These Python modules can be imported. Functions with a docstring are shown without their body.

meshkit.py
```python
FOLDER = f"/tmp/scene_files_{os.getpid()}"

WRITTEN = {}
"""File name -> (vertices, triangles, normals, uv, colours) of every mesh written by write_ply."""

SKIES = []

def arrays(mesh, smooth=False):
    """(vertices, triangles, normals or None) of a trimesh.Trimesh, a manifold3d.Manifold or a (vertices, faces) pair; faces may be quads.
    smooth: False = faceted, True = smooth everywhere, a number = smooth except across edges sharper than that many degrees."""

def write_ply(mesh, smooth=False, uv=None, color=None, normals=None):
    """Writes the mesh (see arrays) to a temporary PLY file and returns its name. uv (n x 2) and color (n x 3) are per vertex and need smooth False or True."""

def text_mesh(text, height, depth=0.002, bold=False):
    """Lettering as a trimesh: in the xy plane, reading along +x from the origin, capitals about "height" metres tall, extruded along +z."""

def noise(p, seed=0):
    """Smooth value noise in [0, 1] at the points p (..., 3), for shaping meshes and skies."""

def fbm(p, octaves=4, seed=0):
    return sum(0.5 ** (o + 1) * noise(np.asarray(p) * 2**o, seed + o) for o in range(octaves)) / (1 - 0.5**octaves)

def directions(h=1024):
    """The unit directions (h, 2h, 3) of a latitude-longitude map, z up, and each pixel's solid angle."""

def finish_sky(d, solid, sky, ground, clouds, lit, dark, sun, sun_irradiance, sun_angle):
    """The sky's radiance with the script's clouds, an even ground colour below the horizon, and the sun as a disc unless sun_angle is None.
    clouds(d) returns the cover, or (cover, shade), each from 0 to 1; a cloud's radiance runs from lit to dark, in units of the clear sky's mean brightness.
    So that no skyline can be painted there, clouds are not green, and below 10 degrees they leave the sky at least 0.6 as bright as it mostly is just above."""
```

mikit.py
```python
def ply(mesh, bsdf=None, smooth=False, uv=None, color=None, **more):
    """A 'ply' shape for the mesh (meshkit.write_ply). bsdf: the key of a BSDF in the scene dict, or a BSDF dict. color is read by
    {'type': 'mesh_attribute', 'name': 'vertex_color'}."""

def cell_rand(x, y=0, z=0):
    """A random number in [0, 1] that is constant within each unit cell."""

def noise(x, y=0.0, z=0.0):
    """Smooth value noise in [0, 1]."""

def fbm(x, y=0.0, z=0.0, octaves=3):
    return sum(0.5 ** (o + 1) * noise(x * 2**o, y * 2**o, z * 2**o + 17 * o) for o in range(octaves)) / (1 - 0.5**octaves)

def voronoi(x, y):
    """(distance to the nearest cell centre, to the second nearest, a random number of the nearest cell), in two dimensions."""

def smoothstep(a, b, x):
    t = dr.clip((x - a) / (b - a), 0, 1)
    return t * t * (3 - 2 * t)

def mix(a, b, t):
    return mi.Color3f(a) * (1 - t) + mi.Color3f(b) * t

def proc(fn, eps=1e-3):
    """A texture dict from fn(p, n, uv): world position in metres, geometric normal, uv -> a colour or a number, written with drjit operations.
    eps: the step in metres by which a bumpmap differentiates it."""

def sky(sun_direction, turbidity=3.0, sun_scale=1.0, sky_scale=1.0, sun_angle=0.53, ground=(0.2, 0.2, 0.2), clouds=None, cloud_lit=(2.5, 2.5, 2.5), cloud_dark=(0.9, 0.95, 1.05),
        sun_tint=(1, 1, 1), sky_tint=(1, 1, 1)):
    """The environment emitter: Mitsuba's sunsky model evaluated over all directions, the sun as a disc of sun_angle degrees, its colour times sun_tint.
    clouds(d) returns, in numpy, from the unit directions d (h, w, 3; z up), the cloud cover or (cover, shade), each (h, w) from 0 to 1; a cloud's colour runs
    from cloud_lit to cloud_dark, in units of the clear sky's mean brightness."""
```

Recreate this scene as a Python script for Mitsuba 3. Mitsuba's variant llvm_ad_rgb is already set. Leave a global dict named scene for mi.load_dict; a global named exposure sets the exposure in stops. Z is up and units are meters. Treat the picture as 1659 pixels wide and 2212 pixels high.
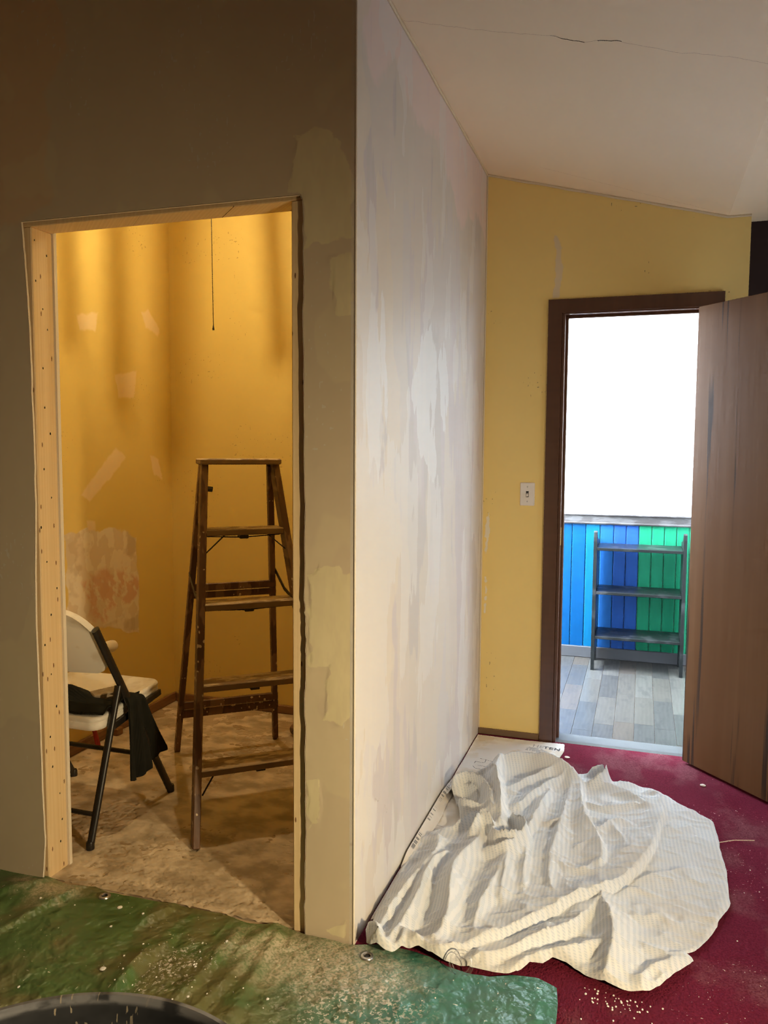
import math, random
import numpy as np, trimesh, mitsuba as mi, drjit as dr, mikit, meshkit
from mikit import proc, noise, fbm, voronoi, smoothstep, mix, cell_rand
from shapely.geometry import Polygon, Point
from shapely import contains_xy
from scipy.spatial import Delaunay
from scipy.interpolate import splprep, splev

T = mi.ScalarTransform4f
rng = np.random.default_rng(7)
random.seed(7)
scene, labels = {}, {}

# ------------------------------------------------------------------ camera, light, exposure
scene['camera'] = {
    'type': 'perspective', 'fov': 51.67, 'fov_axis': 'x', 'near_clip': 0.05, 'far_clip': 60.0,
    'to_world': T().look_at(origin=[0, 0, 1.38], target=[-0.30786, 0.94809, 1.38 - 0.07965], up=[-0.03051, 0.07383, 0.99680])}
exposure = 0.2
SKY_PANE = [78.0, 91.0, 106.0]       # daylight in the hallway window
BULB = [27500.0, 22500.0, 12800.0]        # bare bulb on the closet ceiling
SIDE_PANE = [2.4, 2.65, 2.9]          # daylight in the window of the right wall
WORK = [2100.0, 1640.0, 960.0]      # flood lamp standing on the right, out of the picture

# ------------------------------------------------------------------ helpers
def add(key, mesh, bsdf, smooth=False, **kw):
    k, n = key, 0
    while k in scene:
        n += 1
        k = f'{key}_{n:03d}'
    scene[k] = mikit.ply(mesh, bsdf, smooth, **kw)
    return k

def tag(key, label=None, cat=None, group=None, kind=None):
    d = labels.setdefault(key, {})
    for a, b in (('label', label), ('category', cat), ('group', group), ('kind', kind)):
        if b: d[a] = b
    return key

def cat(*ms): return trimesh.util.concatenate([m for m in ms])

def box(x0, x1, y0, y1, z0, z1, c=0.0):
    if c <= 0:
        m = trimesh.creation.box([x1 - x0, y1 - y0, z1 - z0])
        m.apply_translation([(x0 + x1) / 2, (y0 + y1) / 2, (z0 + z1) / 2])
        return m
    h = np.array([x1 - x0, y1 - y0, z1 - z0]) / 2
    c = min(c, h.min() * 0.9)
    P = []
    for s in np.ndindex(2, 2, 2):
        s = np.array(s) * 2 - 1
        for k in range(3):
            q = h - c
            q[k] = h[k]
            P.append(s * q)
    m = trimesh.convex.convex_hull(np.array(P))
    m.apply_translation([(x0 + x1) / 2, (y0 + y1) / 2, (z0 + z1) / 2])
    return m

def frame_box(o, ex, ey, ez, lx, ly, lz, c=0.0):
    """box spanning lx, ly, lz (pairs) along unit axes ex, ey, ez from o"""
    m = box(*lx, *ly, *lz, c)
    M = np.eye(4); M[:3, 0], M[:3, 1], M[:3, 2], M[:3, 3] = ex, ey, ez, o
    m.apply_transform(M)
    if np.linalg.det(M[:3, :3]) < 0: m.invert()
    return m

def bar(a, b, wa, wb, side, c=0.002):
    """straight bar from a to b, wa wide along 'side', wb along the other normal"""
    a, b = np.array(a, float), np.array(b, float)
    ez = b - a; L = np.linalg.norm(ez); ez /= L
    ex = np.array(side, float); ex -= ez * ex.dot(ez); ex /= np.linalg.norm(ex)
    ey = np.cross(ez, ex)
    return frame_box(a, ex, ey, ez, (-wa / 2, wa / 2), (-wb / 2, wb / 2), (0, L), c)

def tube(pts, r, n=10, ry=None, closed=False):
    pts = np.array(pts, float)
    tg = np.gradient(pts, axis=0)
    tg /= np.linalg.norm(tg, axis=1, keepdims=True) + 1e-12
    up = np.array([0, 0, 1.0]) if abs(tg[0][2]) < 0.9 else np.array([1.0, 0, 0])
    V, F = [], []
    x = np.cross(up, tg[0]); x /= np.linalg.norm(x)
    rr = np.broadcast_to(r, (len(pts),))
    for i, p in enumerate(pts):
        x = x - tg[i] * x.dot(tg[i]); x /= np.linalg.norm(x)
        y = np.cross(tg[i], x)
        for k in range(n):
            t = 2 * math.pi * k / n
            V.append(p + rr[i] * math.cos(t) * x + (ry or rr[i]) * math.sin(t) * y)
    for i in range(len(pts) - 1):
        for k in range(n):
            k2 = (k + 1) % n
            a, b, c2, d = i * n + k, i * n + k2, (i + 1) * n + k2, (i + 1) * n + k
            F += [[a, b, c2], [a, c2, d]]
    m = len(V); V += [pts[0], pts[-1]]
    for k in range(n):
        k2 = (k + 1) % n
        F.append([m, k2, k]); F.append([m + 1, (len(pts) - 1) * n + k, (len(pts) - 1) * n + k2])
    return trimesh.Trimesh(np.array(V), np.array(F), process=False)

def lathe(prof, n=48, c=(0, 0, 0)):
    prof = np.array(prof, float)
    t = np.arange(n) * 2 * math.pi / n
    V = np.stack([prof[:, None, 0] * np.cos(t), prof[:, None, 0] * np.sin(t), np.repeat(prof[:, 1:2], n, 1)], -1).reshape(-1, 3) + np.array(c)
    F = []
    for i in range(len(prof) - 1):
        for k in range(n):
            k2 = (k + 1) % n
            F += [[i * n + k, i * n + k2, (i + 1) * n + k2], [i * n + k, (i + 1) * n + k2, (i + 1) * n + k]]
    return trimesh.Trimesh(V, np.array(F), process=False)

def prism(poly, lo, hi, axis='z'):
    """extrude a 2-D outline; axis 'y': outline is (x, z); axis 'x': outline is (y, z)"""
    if not isinstance(poly, Polygon): poly = Polygon(poly)
    m = trimesh.creation.extrude_polygon(poly, hi - lo, engine='earcut')
    v = np.array(m.vertices)
    if axis == 'z': v = v + [0, 0, lo]
    elif axis == 'y': v = np.stack([v[:, 0], v[:, 2] + lo, v[:, 1]], 1)
    else: v = np.stack([v[:, 2] + lo, v[:, 0], v[:, 1]], 1)
    m = trimesh.Trimesh(v, m.faces, process=False)
    if m.volume < 0: m.invert()
    return m

def sheet_mesh(outline, step, zfun, seed=0, edge_step=None):
    """triangulated single sheet over an outline in plan; zfun(x, y) gives the height"""
    g = np.random.default_rng(seed)
    P = Polygon(outline).buffer(0)
    ring = P.exterior
    nb = int(ring.length / (edge_step or step))
    B = np.array([ring.interpolate(t, normalized=True).coords[0] for t in np.linspace(0, 1, nb, endpoint=False)])
    x0, y0, x1, y1 = P.bounds
    X, Y = np.meshgrid(np.arange(x0, x1, step), np.arange(y0, y1, step))
    Q = np.stack([X.ravel(), Y.ravel()], 1) + g.uniform(-.25, .25, (X.size, 2)) * step
    inn = P.buffer(-step * 0.6)
    Q = Q[contains_xy(inn, Q[:, 0], Q[:, 1])]
    A = np.vstack([B, Q])
    tri = Delaunay(A).simplices
    c = A[tri].mean(1)
    tri = tri[contains_xy(P, c[:, 0], c[:, 1])]
    a, b, d = A[tri[:, 0]], A[tri[:, 1]], A[tri[:, 2]]
    flip = (b[:, 0] - a[:, 0]) * (d[:, 1] - a[:, 1]) - (b[:, 1] - a[:, 1]) * (d[:, 0] - a[:, 0]) < 0
    tri[flip] = tri[flip][:, ::-1]
    z = zfun(A[:, 0], A[:, 1])
    return trimesh.Trimesh(np.column_stack([A, z]), tri, process=False), len(B)

def thicken(m, t, nb):
    """closed thin solid from a sheet whose first nb vertices are its border in order"""
    v, f = np.array(m.vertices), np.array(m.faces)
    n = len(v)
    low = v.copy(); low[:, 2] -= t
    i = np.arange(nb); j = (i + 1) % nb
    side = np.vstack([np.stack([i, i + n, j], 1), np.stack([j, i + n, j + n], 1)])
    out = trimesh.Trimesh(np.vstack([v, low]), np.vstack([f, f[:, ::-1] + n, side]), process=False)
    return out

def polyline_dist(x, y, pts):
    """(distance, signed side, parameter 0..1) to a polyline, numpy"""
    pts = np.array(pts, float)
    seg = np.linalg.norm(np.diff(pts, axis=0), axis=1); cum = np.concatenate([[0], np.cumsum(seg)])
    best = np.full(x.shape, 1e9); side = np.zeros_like(best); par = np.zeros_like(best)
    for i in range(len(pts) - 1):
        a, b = pts[i], pts[i + 1]; d = b - a; L2 = d @ d + 1e-12
        t = np.clip(((x - a[0]) * d[0] + (y - a[1]) * d[1]) / L2, 0, 1)
        dx, dy = x - a[0] - t * d[0], y - a[1] - t * d[1]
        q = np.hypot(dx, dy)
        s = d[0] * (y - a[1]) - d[1] * (x - a[0])
        m = q < best
        best = np.where(m, q, best); side = np.where(m, s, side); par = np.where(m, (cum[i] + t * seg[i]) / cum[-1], par)
    return best, side, par

def smooth_line(pts, n=40):
    pts = np.array(pts, float)
    if len(pts) < 3: return pts
    tck, _ = splprep(pts.T, s=0, k=min(3, len(pts) - 1))
    return np.array(splev(np.linspace(0, 1, n), tck)).T

# texture helpers (drjit)
def sdpoly(u, v, pts):
    """signed distance to a closed outline, negative inside"""
    u, v = mi.Float(u), mi.Float(v)
    d, s = mi.Float(1e9), mi.Float(1.0)
    n = len(pts)
    for i in range(n):
        ax, ay = pts[i]; bx, by = pts[i - 1]
        ex, ey = bx - ax, by - ay
        wx, wy = u - ax, v - ay
        t = dr.clip((wx * ex + wy * ey) / (ex * ex + ey * ey), 0, 1)
        d = dr.minimum(d, dr.square(wx - ex * t) + dr.square(wy - ey * t))
        c1, c2, c3 = v >= ay, v < by, ex * wy > ey * wx
        s = dr.select((c1 & c2 & c3) | (~c1 & ~c2 & ~c3), -s, s)
    return s * dr.sqrt(d)

def patches(u, v, polys, ragged=0.02, freq=35.0, soft=0.003, fv=None):
    r = ragged * (fbm(u * freq, v * (fv or freq), 3.1, 5) - 0.5) * 2
    k = mi.Float(0)
    for p in polys:
        k = dr.maximum(k, 1 - smoothstep(-soft, soft, sdpoly(u, v, p) + r))
    return k

def segs(u, v, lines, w):
    """ink coverage of straight strokes"""
    k = mi.Float(0)
    for (ax, ay), (bx, by) in lines:
        ex, ey = bx - ax, by - ay
        t = dr.clip(((u - ax) * ex + (v - ay) * ey) / (ex * ex + ey * ey + 1e-12), 0, 1)
        q = dr.sqrt(dr.square(u - ax - ex * t) + dr.square(v - ay - ey * t))
        k = dr.maximum(k, 1 - smoothstep(w * .7, w * 1.3, q))
    return k

def lin(r, g, b):
    f = lambda c: c / 12.92 if c <= 0.04045 else ((c + 0.055) / 1.055) ** 2.4
    return [f(r / 255), f(g / 255), f(b / 255)]

def mat(name, color, rough=0.6, spec=0.4, bump=None, bscale=1.0, eps=1e-3, two=True, **kw):
    base = color if isinstance(color, dict) else {'type': 'rgb', 'value': list(color)}
    b = {'type': 'principled', 'base_color': base, 'roughness': rough, 'specular': spec, **kw}
    if bump is not None:
        b = {'type': 'bumpmap', 'arbitrary': proc(bump, eps), 'scale': bscale, 'bsdf': b}
    scene[name] = {'type': 'twosided', 'bsdf': b} if two else b
    return name

# ------------------------------------------------------------------ places (metres; camera stands at x = y = 0)
YG, YY, XW = 1.974, 3.735, -0.722      # grey wall face, yellow wall face, white wall face
XC, YC = -2.395, 3.69                  # closet: left wall, back wall
XK, ZK = 0.318, 2.373                  # where the ceiling slope turns flat
YF = 5.385                             # hallway far wall
def ceil_z(x): return ZK + 0.262 * max(0.0, XK - x)

# ------------------------------------------------------------------ materials: walls
GP = [[(-.914,2.055),(-.889,2.189),(-.837,2.212),(-.791,2.199),(-.759,2.14),(-.731,2.073),(-.731,2.039)],
      [(-.869,2.051),(-.729,2.056),(-.728,1.922),(-.867,1.908)],
      [(-.791,1.879),(-.728,1.898),(-.727,1.733),(-.778,1.73)],
      [(-.854,1.032),(-.811,1.059),(-.77,1.055),(-.725,1.033),(-.724,.793),(-.854,.781)],
      [(-.794,.82),(-.724,.82),(-.724,.665),(-.756,.623),(-.811,.636)],
      [(-.861,.452),(-.831,.456),(-.816,.392),(-.824,.337),(-.855,.319)],
      [(-.80,.03),(-.76,.05),(-.745,.07),(-.75,.02)]]
GL = [[(-2.2,2.9),(-1.644,2.75),(-1.597,2.523),(-1.707,2.41),(-1.671,2.236),(-1.709,2.108),(-1.80,2.04),(-2.2,2.0)]]
def grey_wall(p, n, uv):
    u, v = p.x, p.z
    c = mix([.53, .44, .31], [.58, .485, .35], fbm(u * 5, v * 2.5, 1.0, 3))
    c = mix(c, [.60, .43, .27], .8 * patches(u, v, GL, .05, 9, .01))
    k = patches(u, v, GP, .020, 30) * (.80 + .2 * smoothstep(.3, .6, fbm(u * 60, v * 20, 2.0, 3)))
    k2 = smoothstep(.60, .64, fbm(u * 4 + 3, v * 3, 7.0, 4)) * .25
    comp = mix([.63, .555, .35], [.69, .61, .40], fbm(u * 30, v * 12, 2.0, 3))
    c = mix(c, comp, dr.maximum(k, k2))
    spots = smoothstep(.90, .92, noise(u * 130, v * 90, 5.0)) * smoothstep(.72, .76, noise(u * 7, v * 5, 2.0))
    return mix(c, [.60, .57, .50], .6 * spots)
def grey_bump(p, n, uv):
    return .0012 * patches(p.x, p.z, GP, .016, 40, .006) + .0010 * fbm(p.x * 14, p.z * 14, 0.5, 4)
mat('m_grey_wall', proc(grey_wall), .55, .4, grey_bump, 1.0, 2e-3)

WPATCH = [[(2.52,1.55),(2.60,1.72),(2.72,1.80),(2.80,1.68),(2.78,1.50),(2.84,1.33),(2.74,1.25),(2.66,1.32),(2.62,1.45)],
          [(2.05,1.75),(2.18,1.80),(2.22,1.6),(2.2,1.35),(2.10,1.33),(2.07,1.46)],
          [(2.86,1.62),(2.93,1.75),(3.02,1.66),(2.98,1.45),(2.9,1.47)]]
WCREAM = [[(1.96,2.7),(2.045,2.7),(2.05,1.9),(2.045,1.45),(2.10,1.30),(2.32,1.28),(2.40,1.05),(2.30,.75),(2.22,.55),(2.10,.50),(2.05,.2),(2.05,0),(1.96,0)],
          [(2.16,2.12),(2.28,2.10),(2.30,1.75),(2.36,1.4),(2.28,1.2),(2.22,1.5)]]
WPINK = [[(1.96,2.75),(3.8,2.75),(3.8,2.3),(3.3,2.36),(2.8,2.40),(2.5,2.32),(2.3,2.43),(2.12,2.34),(1.96,2.45)]]
def white_wall(p, n, uv):
    u, v = p.y, p.z
    k1 = fbm(u * 4.0 + .4 * v, v * 2.0, 4.0, 5)
    k2 = fbm(u * 5 + 5, v * 1.4, 2.0, 5)
    k3 = fbm(u * 7 + 15, v * 1.7, 12.0, 5)
    sw = fbm(u * 45, v * 3.0, 9.0, 3)
    c = mix([.465, .435, .415], [.515, .485, .465], smoothstep(.42, .60, k1 + .10 * (sw - .5)))
    c = mix(c, [.495, .445, .45], .55 * smoothstep(.50, .55, k2 + .14 * (sw - .5)))
    c = mix(c, [.55, .50, .43], .6 * smoothstep(.52, .56, k3 + .14 * (sw - .5)))
    c = mix(c, [.66, .525, .495], .65 * patches(u, v, WPINK, .20, 5, .03))
    c = mix(c, [.56, .50, .415], .75 * patches(u, v, WCREAM, .09, 12, .008, 7))
    c = mix(c, [.60, .60, .595], .7 * patches(u, v, WPATCH, .10, 24, .006, 7))
    c = mix(c, [.585, .57, .55], .5 * smoothstep(.585, .605, fbm(u * 9 + 9, v * 2.6, 6.0, 5) + .08 * (sw - .5)))
    e = fbm(u * 16, v * 1.2, 8.0, 2)
    crack = smoothstep(.497, .5, e) * (1 - smoothstep(.5, .503, e)) * smoothstep(.78, .84, noise(u * 3, v * 3, 4.0))
    return mix(c, [.35, .30, .27], .6 * crack)
def white_bump(p, n, uv):
    return .0012 * fbm(p.y * 9, p.z * 3.5, 4.0, 4) + .0008 * patches(p.y, p.z, WPATCH + WCREAM, .10, 18, .01, 7)
mat('m_white_wall', proc(white_wall), .5, .45, white_bump, 1.0, 2e-3)

def yellow_wall(p, n, uv):
    u, v = p.x, p.z
    c = mix([.76, .565, .195], [.80, .605, .23], fbm(u * 3, v * 2, p.y, 3))
    c = mix(c, [.66, .56, .42], .75 * patches(u, v, [[(-.42,2.36),(-.395,2.35),(-.375,2.27),(-.37,2.18),(-.38,2.07),(-.41,2.07),(-.40,2.2),(-.40,2.29)]], .012, 40, .004))
    c = mix(c, [.72, .68, .58], .8 * patches(u, v, [[(-.70,1.06),(-.685,1.08),(-.68,.98),(-.70,.88)], [(-.70,.78),(-.69,.7),(-.70,.6)]], .012, 60, .003))
    sp = smoothstep(.92, .94, noise(u * 140, v * 90, 3.0)) * smoothstep(.72, .76, noise(u * 6, v * 6, 9.0))
    return mix(c, [.20, .13, .05], .7 * sp)
mat('m_yellow_wall', proc(yellow_wall), .5, .4, lambda p, n, uv: .0008 * fbm(p.x * 40, p.z * 40, 1.0, 3), 1.0, 2e-3)

CB = [[(2.85,.99),(3.0,1.0),(3.2,.985),(3.37,.932),(3.385,.743),(3.38,.437),(3.2,.50),(2.86,.60)]]
CS = [[(2.963,1.96),(3.111,1.994),(3.086,1.907),(2.982,1.899)], [(3.442,2.048),(3.50,2.07),(3.6,1.99),(3.58,1.95),(3.48,1.98)],
      [(3.223,1.721),(3.399,1.759),(3.372,1.621),(3.25,1.62)], [(2.964,1.162),(3.08,1.26),(3.22,1.375),(3.30,1.33),(3.18,1.24),(3.02,1.13)],
      [(3.5,1.335),(3.57,1.32),(3.6,1.213),(3.53,1.24)], [(3.0,1.045),(3.055,1.035),(3.055,1.0),(3.005,1.0)]]
CR = [[(2.95,.745),(3.1,.78),(3.34,.79),(3.36,.70),(3.30,.62),(3.12,.60),(3.0,.62)]]
def closet_wall(p, n, uv):
    side = smoothstep(-2.37, -2.36, p.x)
    u, v = dr.select(side > .5, p.x + 20, p.y), p.z
    c = mix([.61, .435, .115], [.65, .475, .145], fbm(u * 2.5, v * 2, 1.0, 3))
    k = patches(u, v, CB, .03, 14, .006)
    old = mix([.62, .50, .34], [.70, .60, .44], smoothstep(.45, .55, fbm(u * 18, v * 14, 3.0, 4)))
    old = mix(old, [.56, .30, .17], .75 * patches(u, v, CR, .10, 9, .02) * smoothstep(.36, .58, fbm(u * 26 + v * 9, v * 22, 8.0, 4)))
    old = mix(old, [.42, .30, .17], .5 * smoothstep(.55, .70, fbm(u * 9, v * 12, 5.0, 4)))
    c = mix(c, old, k)
    c = mix(c, [.74, .56, .33], .8 * patches(u, v, CS, .01, 30, .008))
    seam = 1 - smoothstep(.002, .004, dr.abs(v - 1.22 - .004 * noise(u * 9)))
    dirt = smoothstep(.92, .94, noise(u * 120, v * 120, 3.0)) * smoothstep(.70, .76, noise(u * 5, v * 5, 9.0))
    return mix(c, [.25, .13, .03], .55 * dirt + .0 * seam)
def closet_bump(p, n, uv):
    u = dr.select(p.x > -2.37, p.x + 20, p.y)
    return .0010 * patches(u, p.z, CB + CS, .03, 14, .01) + .0010 * fbm(u * 20, p.z * 20, 1.0, 3)
mat('m_closet_wall', proc(closet_wall), .5, .4, closet_bump, 1.0, 2e-3)

CRX = [(-.71,2.348), (-.45,2.352), (-.279,2.338), (-.189,2.355), (-.15,2.33), (-.097,2.322), (.052,2.344), (.212,2.335), (.34,2.36)]
CRX2 = [(-.45,3.50), (-.25,3.56), (-.05,3.62), (.25,3.70)]
def ceiling_col(p, n, uv):
    u, v = p.x, p.y
    c = mix([.81, .68, .505], [.86, .73, .555], fbm(u * 2, v * 2, 1.0, 3))
    wob = .012 * (fbm(u * 30, v * 3, 2.0, 3) - .5)
    L = [(CRX[i], CRX[i + 1]) for i in range(len(CRX) - 1)]
    c = mix(c, [.30, .20, .12], .45 * segs(u, v + wob, L, .0012))
    c = mix(c, [.06, .035, .02], segs(u, v + wob, [((-.28,2.338),(-.19,2.354)), ((-.15,2.332),(-.09,2.322))], .0022) * smoothstep(-.30, -.24, u))
    c = mix(c, [.36, .25, .15], .4 * segs(u, v + wob, [(CRX2[i], CRX2[i + 1]) for i in range(3)], .0012))
    return c
mat('m_ceiling', proc(ceiling_col), .7, .3, lambda p, n, uv: .0012 * fbm(p.x * 35, p.y * 35, 1.0, 3), 1.0, 2e-3)
mat('m_plain_white', (.80, .78, .74), .6)
mat('m_room', (.36, .28, .18), .7)
mat('m_maroon', (.018, .006, .008), .5, .4)
mat('m_trim_white', (.62, .52, .36), .5)
mat('m_gypsum', (.74, .67, .55), .8, .2)

# ------------------------------------------------------------------ materials: wood, floor, cloth
def pine(p, n, uv):
    a = fbm((p.x + p.y) * 60, p.z * 1.3, 1.0, 3)
    g = .5 + .5 * dr.sin((p.y * 1.0 + p.x) * 420 + 9 * a)
    c = mix([.68, .50, .27], [.78, .60, .36], g * .35 + a * .65)
    d, _, w = voronoi((p.y + p.x) * 26, p.z * 8)
    knot = (1 - smoothstep(.045, .075, d)) * smoothstep(.50, .52, w)
    return mix(c, [.14, .045, .012], knot * .9)
mat('m_pine', proc(pine), .55, .4)
def dark_wood(p, n, uv):
    a = fbm(p.x * 50 + p.y * 50, p.z * 3, 2.0, 4)
    b = fbm(p.x * 4, (p.z) * 60, 2.0, 3)
    return mix([.050, .019, .009], [.095, .038, .018], .6 * a + .4 * b)
mat('m_dark_wood', proc(dark_wood), .30, .5, clearcoat=.3, clearcoat_gloss=.85)
DO = np.array([.211, 3.654]); DD = np.array([.659, -.752])
def door_col(p, n, uv):
    s = (p.x - float(DO[0])) * float(DD[0]) + (p.y - float(DO[1])) * float(DD[1])
    z = p.z
    w = s + .03 * (fbm(s * 3, z * .8, 1.0, 3) - .5)
    g = fbm(w * 9, z * .45, 2.0, 4)
    fine = fbm(w * 120, z * 5, 6.0, 3)
    c = mix([.122, .056, .024], [.155, .078, .036], smoothstep(.3, .7, g))
    c = mix(c, [.135, .062, .025], .5 * fine)
    fig = dr.sin(9 * w * 6 + 7 * fbm(s * 5, z * .9, 9.0, 3) + z * 1.2)
    c = mix(c, [.118, .050, .018], .22 * smoothstep(.2, .9, fig))
    streak = smoothstep(.585, .66, fbm(w * 26 + 7, z * .9, 5.0, 4)) * smoothstep(.46, .60, fbm(s * 6 + 2, z * 1.4, 8.0, 3))
    return mix(c, [.030, .021, .018], .85 * streak)
mat('m_door', proc(door_col), .42, .10, lambda p, n, uv: .0004 * fbm((p.x - p.y) * 80, p.z * 3, 2.0, 3), 1.0, 2e-3)
def ladder_col(p, n, uv):
    a = fbm((p.x + p.y) * 45, p.z * 6, 1.0, 4)
    c = mix([.055, .022, .007], [.125, .055, .020], a)
    worn = smoothstep(.52, .62, fbm((p.x + p.y) * 22, p.z * 9, 4.0, 4))
    c = mix(c, [.24, .135, .06], .55 * worn)
    sp = smoothstep(.82, .84, noise(p.x * 110, p.y * 110, p.z * 60)) * smoothstep(.5, .55, noise(p.x * 9, p.y * 9, p.z * 6))
    c = mix(c, [.62, .50, .33], .75 * sp)
    return c
mat('m_ladder', proc(ladder_col), .5, .4, lambda p, n, uv: .0012 * fbm((p.x + p.y) * 60, p.z * 20, 1.0, 3), 1.0, 2e-3)
def tread_col(p, n, uv):
    q = p.x * .774 + p.y * .633
    r = -p.x * .633 + p.y * .774
    a = fbm(q * 10, r * 130, p.z * 5, 4)
    c = mix([.10, .055, .025], [.30, .195, .10], a)
    dust = smoothstep(.42, .60, fbm(q * 16, r * 40, p.z * 9, 4))
    c = mix(c, [.52, .40, .25], .75 * dust * smoothstep(.3, .6, n.z))
    return c
mat('m_tread', proc(tread_col), .65, .3, lambda p, n, uv: .0014 * fbm((p.x * .774 + p.y * .633) * 14, (-p.x * .633 + p.y * .774) * 110, 1.0, 4), 1.0, 2e-3)
mat('m_iron', (.035, .028, .022), .45, .5, metallic=.5)
mat('m_black_metal', (.012, .010, .009), .38, .5)
mat('m_brass', (.62, .42, .15), .3, .5, metallic=.9)
mat('m_nickel', (.55, .53, .50), .3, .5, metallic=.9)
mat('m_white_plastic', proc(lambda p, n, uv: mix([.72, .68, .60], [.60, .54, .44], smoothstep(.5, .7, fbm(p.x * 14, p.y * 14, p.z * 14, 4)))), .42, .45, lambda p, n, uv: .0006 * fbm(p.x * 140, p.y * 140, p.z * 140, 2), 1.0, 1e-3)
mat('m_switch', (.74, .70, .66), .35, .5)
mat('m_red', (.32, .025, .02), .4)
mat('m_roller', (.74, .66, .52), .9, .2, lambda p, n, uv: .004 * fbm(p.x * 160, p.y * 160, p.z * 160, 2), 1.0, 1e-3)
mat('m_garment', proc(lambda p, n, uv: mix([.006, .006, .005], [.018, .017, .011], fbm(p.x * 20, p.y * 20, p.z * 8, 4))), .85, .2,
    lambda p, n, uv: .0016 * dr.sin(p.y * 900) + .002 * fbm(p.x * 30, p.y * 30, p.z * 30, 3), 1.0, 5e-4)
mat('m_block', proc(lambda p, n, uv: mix([.16, .12, .08], [.34, .27, .18], fbm(p.x * 60, p.y * 60, p.z * 60, 3))), .9, .2)
mat('m_paper_brown', (.16, .10, .055), .8, .2)

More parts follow.
